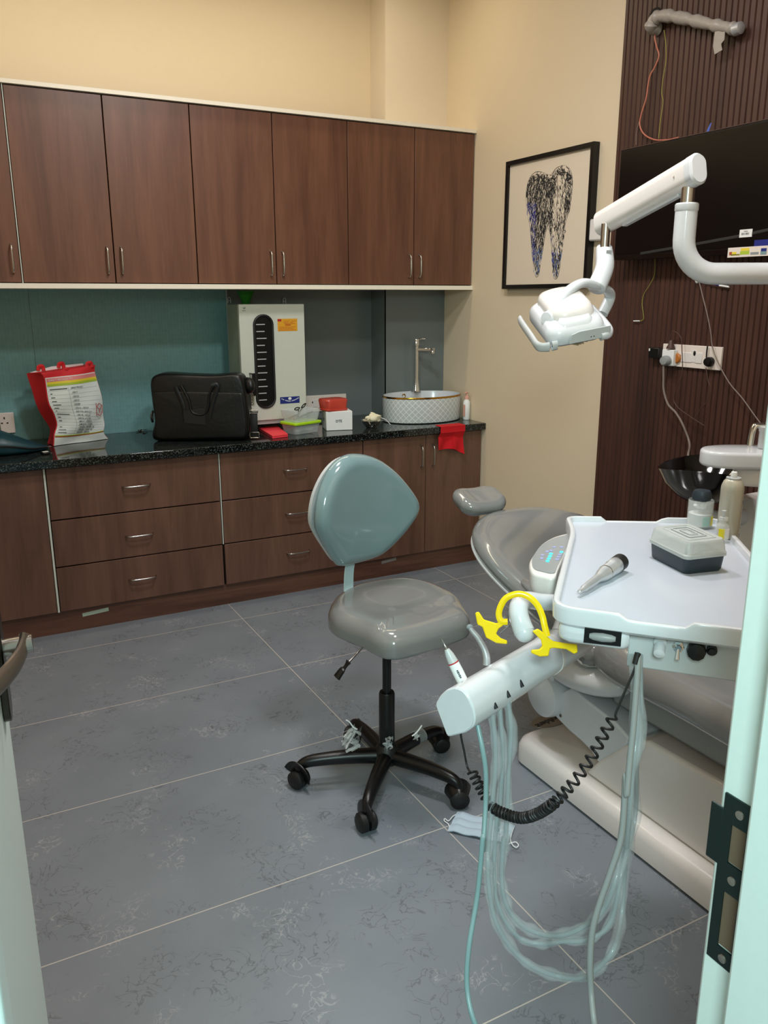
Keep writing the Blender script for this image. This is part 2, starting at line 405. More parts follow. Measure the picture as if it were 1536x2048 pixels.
# door frame: two jambs and head with a stop step
fr = MB()
fr.box((JX1, 0.375, 0), (JX1 + 0.03, 0.525, 2.13)); fr.box((JX0 - 0.03, 0.375, 0), (JX0, 0.525, 2.13)); fr.box((JX0, 0.375, 2.10), (JX1, 0.525, 2.13))
fr.box((JX1 - 0.022, 0.375, 0), (JX1 + 0.001, 0.474, 2.10))
frame_o = struct(fr, 'trim_2', 'jamb', bevel=0.004)
sp = MB()
zs0, zs1 = 0.748, 0.958
# plate with two latch pockets, built as a ring of bars
y0, y1 = 0.4765, 0.5175
xa, xb = JX1 - 0.0025, JX1 + 0.001
for a, b in (((y0, zs0), (y1, 0.770)), ((y0, 0.842), (y1, 0.878)), ((y0, 0.926), (y1, zs1)), ((y0, 0.770), (y0 + 0.010, 0.842)), ((y1 - 0.012, 0.770), (y1, 0.842)), ((y0, 0.878), (y0 + 0.010, 0.926)), ((y1 - 0.012, 0.878), (y1, 0.926))):
    sp.box((xa, a[0], a[1]), (xb, b[0], b[1]))
so = build(sp, 'strike_plate', 'strike', frame_o, label='dark steel strike plate with two latch pockets')
lip = MB(); lip.tube([(JX1 - 0.001, y1 - 0.002, 0.905), (JX1 - 0.002, y1 + 0.006, 0.905), (JX1 + 0.006, y1 + 0.016, 0.905)], 0.028, 12, 8, flat=0.05, up=(1, 0.3, 0))
lp = MB().box((JX1 - 0.0025, y1 - 0.001, 0.868), (JX1 + 0.001, y1 + 0.017, 0.938))
build(lp, 'lip', 'strike', so, bevel=0.006)
pk = MB().box((JX1 - 0.0008, y0 + 0.010, 0.772), (JX1 + 0.0006, y1 - 0.012, 0.841)); pk.box((JX1 - 0.0008, y0 + 0.010, 0.879), (JX1 + 0.0006, y1 - 0.012, 0.925))
build(pk, 'latch_pocket', 'hole', so)
sc = MB()
for z in (0.758, 0.860, 0.942): sc.lathe([(0.0055, 0), (0.005, 0.0012), (0.001, 0.0014)], (xa, 0.497, z), (-1, 0, 0), 14)
build(sc, 'screw', 'steel', so)

# door leaf standing open into the room
hx, hy, ex_, ey_ = -0.046, 0.545, 0.025, 1.20
dv = V(ex_ - hx, ey_ - hy, 0); dl = dv.length; du = dv.normalized(); dnm = V(du.y, -du.x, 0)
mid = V(hx, hy, 0) + du * dl / 2 - dnm * 0.02
door = struct(MB().obox((mid.x, mid.y, 1.053), du, -dnm, (dl, 0.04, 2.09)), 'door_1', 'jamb', bevel=0.002)
def dp(s, out, z): return V(hx, hy, 0) + du * s + dnm * out + V(0, 0, z)
pl = MB().prism(rrect(dp(dl - 0.060, 0.0, 1.035), du, (0, 0, 1), 0.044, 0.235, 0.021), dnm * 0.010)
hp = build(pl, 'handle_plate', 'dark_metal', door, bevel=0.002, label='dark metal lever handle plate')
hd = MB(); hd.tube([dp(dl - 0.060, 0.008, 1.022), dp(dl - 0.060, 0.046, 1.024)], 0.0125, 16)
build(hd, 'neck', 'steel', hp)
gp = MB(); gp.tube([(0.056,1.145,1.032),(0.052,1.135,1.022),(0.042,1.115,1.011),(0.023,1.080,1.006),(-0.001,1.030,1.009),(-0.023,0.980,1.019)], 0.0155, 14, 24, flat=0.5, up=dnm)
build(gp, 'lever', 'bronze', hp)  # brown tone is a painted-in reflection of wood
kh = MB().lathe([(0.007, 0), (0.006, 0.003), (0.001, 0.003)], dp(dl - 0.060, 0.010, 0.985), dnm, 14)
build(kh, 'key_cylinder', 'steel', hp)

# fluted dark timber cladding on the right wall
pts = [(2.598, 0.53)]; y = 0.53; k = 0
while y < 2.79 - 0.02:
    pts += [(2.580, y + 0.003), (2.580, y + 0.0205), (2.5875, y + 0.0225), (2.5875, y + 0.0245)]
    y += 0.0255
pts += [(2.580, y + 0.002), (2.580, 2.79), (2.609, 2.79), (2.609, 0.53)]
clad = MB().prism([(a, b, 0.001) for a, b in pts], (0, 0, CEIL - 0.002))
struct(clad, 'trim_3', 'slat', sharp=20)

# backsplash
XT = 1.367
struct(MB().box((XL, YB - 0.006, 0.806), (0.402, YB, 1.515)), 'trim_4', 'teal')
struct(MB().box((0.4035, YB - 0.006, 0.806), (XT, YB, 1.515)), 'trim_5', 'teal')
struct(MB().box((XT + 0.001, YB - 0.005, 0.806), (XP - 0.005, YB, 1.515)), 'trim_6', 'grey_panel')
pp = MB().box((XP - 0.005, YP - 0.005, 0.806), (XR - 0.001, YP, 1.515)); pp.box((XP - 0.005, YP - 0.005, 0.806), (XP, YB - 0.005, 1.515))
struct(pp, 'trim_7', 'grey_panel')
struct(MB().box((XT - 0.004, YB - 0.009, 0.806), (XT + 0.002, YB - 0.004, 1.515)), 'trim_8', 'palegrey')

# ================================================================== CABINETS
def bow(p0, p1, out):
    a, b, o = V(p0), V(p1), V(out); d = (b - a).normalized()
    mb = MB(); L = (b - a).length
    mb.tube([a, a + d * L * 0.06 + o * 0.6, a + d * L * 0.16 + o * 0.92, a + d * L * 0.5 + o, b - d * L * 0.16 + o * 0.92, b - d * L * 0.06 + o * 0.6, b], 0.0042, 10, 28)
    return mb
YU, ZU0, ZU1 = 3.88, 1.537, 2.302
ux = [-0.03, 0.346, 0.727, 1.096, 1.481, 1.866, 2.244, 2.606]
def upper(x0, xm, x1, label, left_h='r', right_h='l', gapx=0.004):
    t = thing('wall_cabinet', label, 'cabinet', ((x0 + x1) / 2, 4.02, ZU0), 'wall cabinets above the counter')
    yb_ = 4.15 if x1 > XP else YB - 0.002
    build(MB().box((x0 + 0.001, YU + 0.0195, ZU0 - 0.001), (x1 - 0.001, yb_, ZU1 + 0.001)), 'body', 'dark_gap', t)
    for a, b, side in ((x0, xm, left_h), (xm, x1, right_h)):
        if a is None or b is None: continue
        d = build(MB().box((a + gapx / 2 + 0.0005, YU, ZU0 + 0.003), (b - gapx / 2 - 0.0005, YU + 0.018, ZU1 - 0.004)), 'door', 'lam_up', t, bevel=0.001)
        hxx = (b - 0.030) if side == 'r' else (a + 0.030)
        build(bow((hxx, YU, 1.575), (hxx, YU, 1.692), (0, -0.026, 0)), 'handle', 'steel', d)
upper(-0.41, -0.03, 0.344, 'brown wall cabinet cut by the left edge of the photo', 'l', 'r')
upper(0.348, 0.727, 1.096, 'brown wall cabinet above the tote bag and laptop bag')
upper(1.096, 1.481, 1.866, 'brown wall cabinet above the white steriliser, centre one with paired handles', 'r', 'l')
upper(1.866, 2.244, 2.606, 'brown wall cabinet nearest the corner, above the round basin', 'r', 'l')
single(MB().box((XL + 0.001, YU - 0.012, ZU1 + 0.001), (XR - 0.001, 4.155, ZU1 + 0.017)), 'cabinet_top_board', 'whiteboard', 'long cream white board capping the wall cabinets', 'board', (1.2, 4.0, ZU1 + 0.001))
single(MB().prism([(XL + 0.001, YU - 0.010, 1.515), (XR - 0.001, YU - 0.010, 1.515), (XR - 0.001, YP - 0.001, 1.515), (XP - 0.006, YP - 0.001, 1.515), (XP - 0.006, YB - 0.001, 1.515), (XL + 0.001, YB - 0.001, 1.515)], (0, 0, 0.021)),
       'cabinet_bottom_board', 'whiteboard', 'long white board running under the wall cabinets', 'board', (1.2, 4.0, 1.515))
ed = MB().box((0.3442, YU - 0.001, ZU0), (0.3478, YU + 0.019, ZU1)); single(ed, 'edge_strip', 'edge', 'thin pale strip between the two leftmost wall cabinets', 'strip', (0.346, YU, ZU0))

YL, ZT = 3.74, 0.768
RZ = [0.105, 0.316, 0.532, 0.766]
def base_unit(x0, x1, label, name, cat='cabinet', group=None):
    t = thing(name, label, cat, ((x0 + x1) / 2, 4.0, 0.105), group)
    build(MB().box((x0 + 0.001, YL + 0.0195, 0.106), (x1 - 0.001, 4.15 if x1 > XP else YB - 0.002, 0.769)), 'body', 'dark_gap', t)
    return t
def drawers(x0, x1, hxs, label):
    t = base_unit(x0, x1, label, 'drawer_cabinet', 'drawer cabinet', 'drawer cabinets under the counter')
    for i in range(3):
        d = build(MB().box((x0 + 0.003, YL, RZ[i] + 0.003), (x1 - 0.003, YL + 0.018, RZ[i + 1] - 0.003)), 'drawer', 'lam_low', t, bevel=0.001)
        z = hxs[i][1]; build(bow((hxs[i][0] - 0.062, YL, z), (hxs[i][0] + 0.062, YL, z), (0, -0.026, 0)), 'handle', 'steel', d)
t = base_unit(-0.42, 0.330, 'brown base cabinet left of the white edge strip, under the teal pouch', 'base_cabinet')
build(MB().box((-0.417, YL, 0.108), (-0.05, YL + 0.018, 0.763)), 'door', 'lam_low', t, bevel=0.001)
build(MB().box((-0.046, YL, 0.108), (0.328, YL + 0.018, 0.763)), 'door', 'lam_low', t, bevel=0.001)
single(MB().box((0.3305, YL - 0.002, 0.107), (0.3385, YL + 0.10, 0.768)), 'edge_strip', 'edge', 'pale unfinished panel edge left of the tote bag drawers', 'strip', (0.334, YL, 0.107))
drawers(0.340, 1.104, [(0.712, 0.211), (0.713, 0.420), (0.716, 0.652)], 'brown three-drawer cabinet under the tote bag, white strips at both sides')
single(MB().box((1.1045, YL - 0.001, 0.317), (1.1085, YL + 0.06, 0.768)), 'edge_strip', 'edge', 'thin pale panel edge between the two drawer cabinets', 'strip', (1.106, YL, 0.317))
drawers(1.109, 1.868, [(1.493, 0.222), (1.493, 0.430), (1.490, 0.652)], 'brown three-drawer cabinet behind the stool backrest')
t = base_unit(1.870, 2.606, 'brown two-door sink cabinet in the corner with the red cloth on it', 'sink_cabinet')
for a, b, hh in ((1.870, 2.246, 2.214), (2.246, 2.606, 2.286)):
    d = build(MB().box((a + 0.002, YL, 0.108), (b - 0.002, YL + 0.018, 0.763)), 'door', 'lam_low', t, bevel=0.001)
    build(bow((hh, YL, 0.590), (hh, YL, 0.712), (0, -0.026, 0)), 'handle', 'steel', d)
single(MB().box((XL + 0.001, 3.757, 0), (XR - 0.002, 3.775, 0.104)), 'plinth', 'plinth', 'long brown plinth board along the floor under the base cabinets', 'plinth', (1.0, 3.765, 0))
for a, b, mt_, lb in (((0.434,3.757,0.068), (0.550,3.757,0.076), 'masking', 'greenish masking tape piece on the plinth near the white strip'),
                  ((1.984,3.757,0.079), (2.074,3.757,0.088), 'masking_grey', 'grey tape piece on the plinth behind the stool')):
    A, B = V(a), V(b); m_ = MB().obox(((A.x + B.x) / 2, 3.7565, (A.z + B.z) / 2 + 0.002), (B.x - A.x, 0, B.z - A.z), (0, 1, 0), ((B - A).length, 0.0008, 0.017))
    single(m_, 'masking_tape', mt_, lb, 'tape', (A.x, 3.757, A.z))
# worktop
ct = MB().prism([(XL + 0.001, 3.705, 0.770), (XR - 0.001, 3.705, 0.770), (XR - 0.001, YP - 0.006, 0.770), (XP - 0.007, YP - 0.006, 0.770), (XP - 0.007, YB - 0.008, 0.770), (XL + 0.001, YB - 0.008, 0.770)], (0, 0, 0.036))
single(ct, 'worktop', 'granite', 'long glossy black granite worktop with speckled edge', 'worktop', (1.0, 4.0, 0.770), bevel=0.003)

# ================================================================== ON THE WORKTOP
ZC = 0.806
# --- steriliser cabinet hung on the wall
t = thing('steriliser_cabinet', 'white enamel steriliser cabinet with a long black-rimmed window, hung above the worktop', 'steriliser', (1.49, 4.15, 0.845))
build(MB().box((1.318, 4.004, 0.852), (1.658, 4.172, 1.443)), 'body', 'offwhite_shaded', t, bevel=0.002)
build(MB().box((1.38, 4.172, 1.05), (1.60, YB - 0.0055, 1.35)), 'wall_bracket', 'dark_metal', t)
build(MB().box((1.322, 3.992, 0.846), (1.652, 4.16, 0.866)), 'base', 'palegrey', t, bevel=0.002)
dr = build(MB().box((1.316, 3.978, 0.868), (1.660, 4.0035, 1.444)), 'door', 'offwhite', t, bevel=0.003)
wc = V((1.438,3.978,1.162)); ww, wh = 0.096, 0.455
win = build(MB().prism(rrect(wc + V(0, -0.001, 0), (1, 0, 0), (0, 0, 1), ww, wh, 0.044, 8), (0, 0.003, 0)), 'window', 'black', dr)
g = MB().tube(rrect(wc + V(0, -0.002, 0), (1, 0, 0), (0, 0, 1), ww, wh, 0.046, 8), 0.0065, 8, closed=True); build(g, 'gasket', 'rubber', dr)
for k in range(12):
    z = wc.z + wh / 2 - 0.045 - k * 0.034
    if z < wc.z - wh / 2 + 0.03: break
    build(MB().box((wc.x - ww / 2 + 0.010, 3.9745, z), (wc.x + 0.006 + random.uniform(-0.004, 0.014), 3.9765, z + 0.0045)), 'shelf_edge', 'palegrey', dr)

hd = MB().box((1.3535, 3.940, 1.105), (1.362, 3.978, 1.112)); hd.box((1.3535, 3.940, 1.000), (1.362, 3.978, 1.007)); hd.obox((1.364, 3.943, 1.056), (1, 0, 0), (0, 1, 0), (0.016, 0.010, 0.112))
build(hd, 'handle', 'black', dr, bevel=0.002)
hg = MB().box((1.3105, 3.988, 1.05), (1.3175, 4.012, 1.085)); hg.lathe([(0.004, 0), (0.004, 0.035)], (1.3125, 3.986, 1.05), seg=10)
build(hg, 'hinge', 'steel', dr)
a, b = V((1.514,3.977,1.373)), V((1.620,3.977,1.312))
st = build(MB().box((a.x, 3.9768, b.z), (b.x, 3.9785, a.z)), 'sticker', 'orange', dr, label='yellow sticker with small red and dark print')
ln = MB(); lr = MB()
for k, (zz, x0, x1) in enumerate(((0.18, .3, .6), (0.18, .68, .95), (0.3, .3, .55), (0.3, .62, .8), (0.4, .32, .9), (0.66, .06, .92), (0.78, .06, .8), (0.9, .06, .9))):
    ln.box((a.x + (b.x - a.x) * x0, 3.9762, a.z + (b.z - a.z) * zz), (a.x + (b.x - a.x) * x1, 3.9770, a.z + (b.z - a.z) * zz - 0.0015))
lr.box((a.x + (b.x - a.x) * .38, 3.9762, a.z + (b.z - a.z) * .54), (a.x + (b.x - a.x) * .66, 3.9770, a.z + (b.z - a.z) * .48)); lg2 = MB().box((a.x, 3.9762, a.z - 0.002), (a.x + 0.02, 3.977, a.z - 0.013))
build(ln, 'small_print', 'ink_red', st); build(lr, 'red_print', 'ink_red', st); build(lg2, 'corner_mark', 'ink_red', st)
a, b = V((1.514,3.977,0.981)), V((1.621,3.977,0.947))
st = build(MB().box((a.x, 3.9768, b.z), (b.x, 3.9785, a.z)), 'sticker', 'navy', dr, label='navy blue sticker with curved white lettering')
ln = MB()
for k in range(19):
    u = k / 18; xx = a.x + 0.008 + (b.x - a.x - 0.016) * u; zz = a.z - 0.006 - 0.014 * math.sin(PI * u)
    if k not in (3, 10): ln.box((xx, 3.9762, zz), (xx + 0.003, 3.977, zz - 0.005))
ln.lathe([(0.007, 0), (0.007, 0.0006), (0.0055, 0.0006)], ((a.x + b.x) / 2, 3.9768, a.z - 0.009), (0, -1, 0), 18, sx=1.3)
build(ln, 'white_lettering', 'paper', st)
lg = MB().tube([(1.336, 3.9775, 1.428), (1.343, 3.9775, 1.423), (1.349, 3.9775, 1.427), (1.343, 3.9775, 1.431)], 0.0012, 6, 12); lg.box((1.333, 3.9772, 1.4125), (1.350, 3.978, 1.4145))
build(lg, 'logo_mark', 'ink_grey', dr)
for px in ((1.379,4.321,1.464), (1.688,4.321,1.460)):
    p = V(px); mb = MB().tube([p + V(-0.007, 0, -0.016), p + V(-0.007, 0, 0.006), p + V(0, 0, 0.014), p + V(0.007, 0, 0.006), p + V(0.007, 0, -0.016)], 0.003, 8, 14); mb.tube([p + V(-0.007, 0, -0.004), p + V(0.007, 0, -0.004)], 0.003, 8)
    build(mb, 'hanging_tab', 'palegrey', t)
cp = V((1.388,4.080,1.449))
single(MB().lathe([(0.020, 0), (0.024, 0.03), (0.040, 0.052), (0.045, 0.064), (0.041, 0.064), (0.020, 0.006)], (cp.x, 4.08, 1.4435), seg=24), 'green_cup', 'green_leaf', 'dark green cup on top of the white steriliser', 'cup', (cp.x, 4.08, 1.4435))

# --- laptop bag
P0 = (0.885, 3.955); bd = V(0.89, -0.456, 0).normalized(); bn = V(-bd.y, bd.x, 0) * -1   # outward towards the room
OL = [(0.860,3.968,1.064),(0.874,3.960,1.094),(0.918,3.938,1.108),(1.013,3.889,1.102),(1.119,3.835,1.098),(1.219,3.784,1.103),(1.248,3.769,1.085),(1.262,3.762,1.023),(1.268,3.759,0.934),(1.270,3.758,0.853),(1.258,3.764,0.802),(1.198,3.794,0.790),(1.054,3.869,0.787),(0.923,3.935,0.785),(0.862,3.967,0.790),(0.851,3.972,0.822),(0.866,3.965,0.879),(0.862,3.967,0.952),(0.859,3.968,1.016)]
OL = [V(p) for p in OL]; zmin = min(p.z for p in OL)
OL = [V(p.x, p.y, ZC + 0.001 + (p.z - zmin)) for p in OL]
t = thing('laptop_bag', 'black leather laptop bag with two carrying straps', 'bag', (1.07, 3.9, ZC))
bn = V(-0.456, -0.89, 0).normalized(); back = -bn * 0.135
build(MB().cushion([p + back for p in OL], bn, 0.135, 0.022, 0.006, n=80, bot=0.022), 'body', 'black_leather', t)
def onb(pt, d=0.003): return V(pt) + bn * d
front = [V(p) for p in [(0.871,3.962,1.015),(0.884,3.955,1.024),(0.938,3.928,1.025),(1.044,3.873,1.022),(1.151,3.819,1.019),(1.230,3.778,1.017),(1.248,3.769,1.007),(1.255,3.766,0.934),(1.259,3.763,0.869),(1.254,3.766,0.820),(1.235,3.776,0.805),(1.141,3.824,0.801),(1.032,3.879,0.798),(0.924,3.935,0.797),(0.881,3.957,0.800),(0.868,3.964,0.822),(0.872,3.962,0.887),(0.870,3.963,0.952)]]
build(MB().cushion([p + V(0, 0, ZC + .001 - zmin) for p in front], bn, 0.012, 0.012, 0.004, n=60), 'front_pocket', 'black_leather', t)
for pts_ in ([(1.002,3.895,0.903),(0.996,3.898,0.984),(0.975,3.909,1.048),(0.969,3.912,1.072),(0.994,3.899,1.076),(1.022,3.885,1.008),(1.033,3.879,0.951),(1.076,3.857,0.938),(1.100,3.845,0.967),(1.109,3.840,1.031),(1.129,3.830,1.075),(1.146,3.821,1.073),(1.123,3.833,0.999),(1.103,3.843,0.919)],):
    pp_ = [V(p) + bn * 0.018 for p in pts_]
    build(MB().tube([pp_[0], pp_[1], pp_[2], pp_[3]], 0.010, 8, 14, flat=0.25, up=bn), 'strap', 'black_leather', t)
    build(MB().tube([pp_[10] + V(-.01, 0, 0), pp_[11], pp_[12], pp_[13]], 0.010, 8, 14, flat=0.25, up=bn), 'strap', 'black_leather', t)
    build(MB().tube(pp_[4:11], 0.006, 8, 26), 'handle', 'black_leather', t)
a = [V(p) + bn * 0.0175 for p in [(0.996,3.898,0.955),(1.088,3.851,0.967),(1.089,3.851,0.888),(0.996,3.898,0.899)]]
build(MB().prism(a, bn * 0.003), 'tag_patch', 'rubber', t, bevel=0.001)
zp = [(0.870,3.963,1.080),(0.914,3.940,1.104),(1.013,3.889,1.099),(1.219,3.784,1.098),(1.245,3.770,1.085)]
build(MB().tube([V(p) - bn * 0.045 + V(0, 0, 0.004) for p in zp], 0.004, 6, 30), 'zip', 'rubber', t)
build(MB().tube([V(zp[1]) - bn * 0.03 + V(0, 0, .006), V(zp[1]) - bn * 0.02 + V(0.008, 0, .004), V(zp[1]) - bn * 0.010 + V(0.014, 0, 0.0)], 0.003, 6), 'zip_pull', 'steel', t)
fl = V((1.264,3.761,1.067))
build(MB().ball(fl - bn * 0.06, (0.030, 0.055, 0.040), 16, 10), 'side_flap', 'black_leather', t)
sr = [V(p) - bn * 0.04 for p in [(1.276,3.754,1.031),(1.286,3.750,0.999),(1.281,3.752,0.950)]]
mb = MB()
for k in range(4): mb.tube([sr[0] + V(0.003, 0, -0.014 * k), sr[0] + V(0.010, 0, -0.004 - 0.014 * k), sr[0] + V(0.009, 0, -0.014 - 0.014 * k), sr[0] + V(0.001, 0, -0.012 - 0.014 * k)], 0.002, 6, 16, closed=True)
build(mb, 'clasp', 'steel', t)
s0 = V((1.286,3.749,0.946)) - bn * 0.03; s1 = V((1.287,3.749,0.820)) - bn * 0.03
s1.z = max(s1.z, ZC + 0.012)
ss = build(MB().tube([s0, s0.lerp(s1, 0.5) + bn * 0.006, s1], 0.018, 8, 10, flat=0.2, up=bn), 'shoulder_strap', 'rubber', t)
for cn_, w_, h_, r_ in ((s0, 0.042, 0.014, 0.002), (s1 + V(0, 0, 0.012), 0.044, 0.026, 0.0022)):
    build(MB().tube([q_ + bn * 0.006 for q_ in rrect(cn_, bd, (0, 0, 1), w_, h_, 0.003, 2)], r_, 6, closed=True), 'buckle', 'steel', ss)
lb = V((0.855,3.970,0.924)) - bn * 0.05
build(MB().tube([lb + V(0, 0, .025), lb + V(-.012, 0, .0), lb + V(-.008, 0, -.03)], 0.012, 8, 8, flat=0.5), 'side_tab', 'black_leather', t)
build(MB().tube([lb + bn * .02 + V(-.002, 0, .02), lb + bn * .02 + V(-.008, 0, 0), lb + bn * .02 + V(0.0, 0, -.018), lb + bn * .02 + V(.004, 0, 0)], 0.002, 6, 16, closed=True), 'ring', 'steel', t)
# keys left of the bag
kp = V((0.889,4.323,0.806))
t = thing('key_bunch', 'bunch of small metal keys left of the laptop bag', 'keys', (kp.x, kp.y, ZC))
mb = MB().tube([kp + V(0.014 * math.cos(a), 0.014 * math.sin(a), 0.010) for a in [k * PI / 4 for k in range(8)]], 0.0015, 6, 24, closed=True); build(mb, 'ring', 'steel', t)
for k, (dx, dy, an) in enumerate(((-.012, -.012, 3.6), (-.020, .004, 2.9), (-.004, -.020, 4.4), (.004, .014, 1.6))):
    d = V(math.cos(an), math.sin(an), 0); q0 = kp + V(dx, dy, 0.004 + 0.003 * k)
    mb = MB().lathe([(0.011, 0), (0.011, 0.002)], q0, seg=12); mb.obox(q0 + d * 0.022 + V(0, 0, .001), d, (-d.y, d.x, 0), (0.032, 0.006, 0.002)); build(mb, 'key', 'steel', t)

# --- tote bag
FL = [(0.395,4.062,1.146),(0.406,4.066,1.122),(0.411,4.067,1.055),(0.415,4.068,1.001),(0.431,4.074,0.956),(0.442,4.077,0.903),(0.424,4.071,0.861),(0.414,4.068,0.809)]
FR = [(0.647,4.141,1.166),(0.645,4.141,1.134),(0.656,4.144,1.063),(0.667,4.148,0.991),(0.667,4.148,0.920),(0.667,4.148,0.877),(0.659,4.145,0.838),(0.682,4.152,0.803)]
GL = [(0.342,4.131,1.141),(0.345,4.131,1.120),(0.359,4.136,1.051),(0.370,4.139,0.988),(0.391,4.146,0.931),(0.413,4.153,0.887),(0.418,4.154,0.855),(0.400,4.149,0.800)]
tn = V(0.3, -0.954, 0)
def fixz(L):
    L = [V(p) for p in L]; z0 = L[0].z; z1 = L[-1].z
    return [V(p.x, p.y, z0 + (p.z - z0) * (z0 - ZC - 0.002) / (z0 - z1)) for p in L]
FL, FR, GL = fixz(cr(FL, 22)), fixz(cr(FR, 22)), fixz(cr(GL, 22))
def face_row(k, off, lo=0.0, hi=1.0, n=14):
    out = []
    for j in range(n + 1):
        u = lo + (hi - lo) * j / n; p = FL[k].lerp(FR[k], u)
        bulge = 0.030 * math.sin(PI * u) * math.sin(PI * min(1, (k + 1) / 21.0)) ** 0.7 + 0.004 * math.sin(9 * u + k * 0.7)
        out.append(p + tn * (bulge + off))
    return out
t = thing('tote_bag', 'red and white printed shopping tote bag with a price table', 'bag', (0.56, 4.13, ZC))
rows = []
for k in range(22):
    fr_ = face_row(k, 0); br = FR[k] - tn * 0.085
    bl = GL[k]
    rows.append(fr_ + [br, br.lerp(bl, 0.5), bl, bl.lerp(FL[k], 0.5) + V(0.006, 0.004, 0)])
build(MB().loft(rows), 'body', 'red_fabric', t)
def frow(k0, k1, off, lo, hi, n=14):
    mb = MB(); R_ = [face_row(k, off, lo, hi, n) for k in range(k0, k1 + 1)]; B_ = [[p - tn * 0.0015 for p in r] for r in R_]
    mb.loft([r + list(reversed(b_)) for r, b_ in zip(R_, B_)]); return mb
def fpt(u, v, off):
    k = v * 21; i = min(int(k), 20); f = k - i
    return face_row(i, off, u, u + .001, 1)[0].lerp(face_row(i + 1, off, u, u + .001, 1)[0], f)
sh_ = build(frow(3, 21, 0.003, 0.015, 0.99), 'printed_sheet', 'bag_print', t)
def strip(v0, v1, u0, u1, off, n=18):
    A = [fpt(u0 + (u1 - u0) * j / n, v0 if not callable(v0) else v0(j / n), off) for j in range(n + 1)]; B = [fpt(u0 + (u1 - u0) * j / n, v1 if not callable(v1) else v1(j / n), off) for j in range(n + 1)]
    mb = MB()
    return mb.loft([[a_, b_, b_ - tn * .001, a_ - tn * .001] for a_, b_ in zip(A, B)])
M['pink_print'] = mat('pink_print', '#e08a86', 0.5); M['lime_print'] = mat('lime_print', '#a8c23a', 0.5); M['yellow_print'] = mat('yellow_print', '#e6d13a', 0.5); M['brown_print'] = mat('brown_print', '#a8542e', 0.5)
build(strip(0.152, 0.192, 0.03, 0.985, 0.0042), 'pink_header', 'pink_print', sh_)
build(strip(0.192, 0.212, 0.03, 0.985, 0.0042), 'yellow_stripe', 'yellow_print', sh_)
build(strip(0.212, 0.232, 0.03, 0.985, 0.0042), 'green_stripe', 'lime_print', sh_)
build(strip(lambda s: 0.868 - 0.05 * (s - .2) ** 2 * 1.5, lambda s: 0.878 - 0.05 * (s - .2) ** 2 * 1.5, 0.02, 0.99, 0.0042), 'green_stripe', 'lime_print', sh_)
build(strip(lambda s: 0.880 - 0.05 * (s - .2) ** 2 * 1.5, lambda s: 0.892 - 0.05 * (s - .2) ** 2 * 1.5, 0.02, 0.99, 0.0042), 'brown_stripe', 'brown_print', sh_)
gl_ = MB()
for k in range(14):
    v = 0.275 + k * 0.0435; s_ = strip(v, v + 0.0018, 0.03, 0.86 if 5 < k < 9 else 0.95, 0.0040, 10); gl_.add(s_.v, s_.f)
for k in range(10): pass
cl_ = MB().tube([fpt(0.36, 0.25 + 0.06 * k, 0.0042) for k in range(11)], 0.0006, 4); gl_.add(cl_.v, cl_.f)
build(gl_, 'table_lines', 'palegrey', sh_)
txts = ['MRSCTR1021', '17D11', '17D1A', '14D12', '52D8B', '13D12, 13D24', '44D194, 84D250', '14D18, 19D32', '23D23, 4 D48', '18D11, 15D22', '048.D41, 1,204', '14D24, 14D48, 20', '14D64, 14D8, 34', '25D20, 28D32']
tex = V(0.954, 0.3, 0)
for k, s_ in enumerate(txts):
    v = 0.262 + k * 0.0435; p = fpt(0.40, v, 0.012)
    A, B = fpt(0.40, v, 0.008), fpt(0.62, v, 0.008)
    ex_v = (B - A); text('print_line', s_, 0.0108, A + V(0, 0, 0.0005), ex_v, V(0, 0, 1) - ex_v.normalized() * ex_v.normalized().z, 'ink_grey', sh_, align='LEFT')
lt = MB()
for k, wd in enumerate((.28, .03, .06, .07, .12, .07, .02, .22, .05, .05, .0, .04, .12, .15)):
    if wd:
        v = 0.262 + k * 0.0435; s_ = strip(v - 0.005, v + 0.004, 0.06, 0.06 + wd, 0.0045, 6); lt.add(s_.v, s_.f)
build(lt, 'row_headings', 'ink_grey', sh_)
A, B = fpt(0.06, 0.175, 0.006), fpt(0.3, 0.175, 0.006)
text('header_print', 'DAILY PRODUCTS', 0.013, A, B - A, (0, 0, 1), 'paper', sh_, align='LEFT')
e0 = fpt(0.88, 0.50, 0.005); em = MB()
for pts_ in ([(-.015, -.03), (-.015, .03)], [(0, .028), (.012, .015), (0, .002), (-.010, .014), (0, .028)], [(-.010, -.022), (-.002, -.032), (.006, -.022), (.010, -.012)], [(.0, .002), (.0, -.018)], [(.014, .02), (.014, -.02)]):
    em.tube([e0 + tex * a_ + V(0, 0, b_) + tn * 0.006 for a_, b_ in pts_], 0.0013, 5, 10)
build(em, 'emblem', 'ink_red', sh_)
lin = [V(p) for p in [(0.355,4.126,1.145),(0.454,4.157,1.166),(0.602,4.204,1.172),(0.603,4.204,1.147),(0.502,4.172,1.141),(0.409,4.143,1.140)]]
build(MB().prism(lin, tn * 0.002), 'lining', 'paper', t)
for px in ((0.404,4.141,1.163), (0.497,4.171,1.170), (0.509,4.098,1.148), (0.618,4.132,1.171)):
    p = V(px) + tn * 0.004
    build(MB().tube([p + tex * -0.012 + V(0, 0, -0.012), p + tex * -0.010 + V(0, 0, 0.004), p + V(0, 0, 0.008) + tn * .004, p + tex * 0.010 + V(0, 0, 0.004), p + tex * 0.012 + V(0, 0, -0.014)], 0.009, 8, 14, flat=0.4, up=tn), 'strap', 'red_fabric', t)

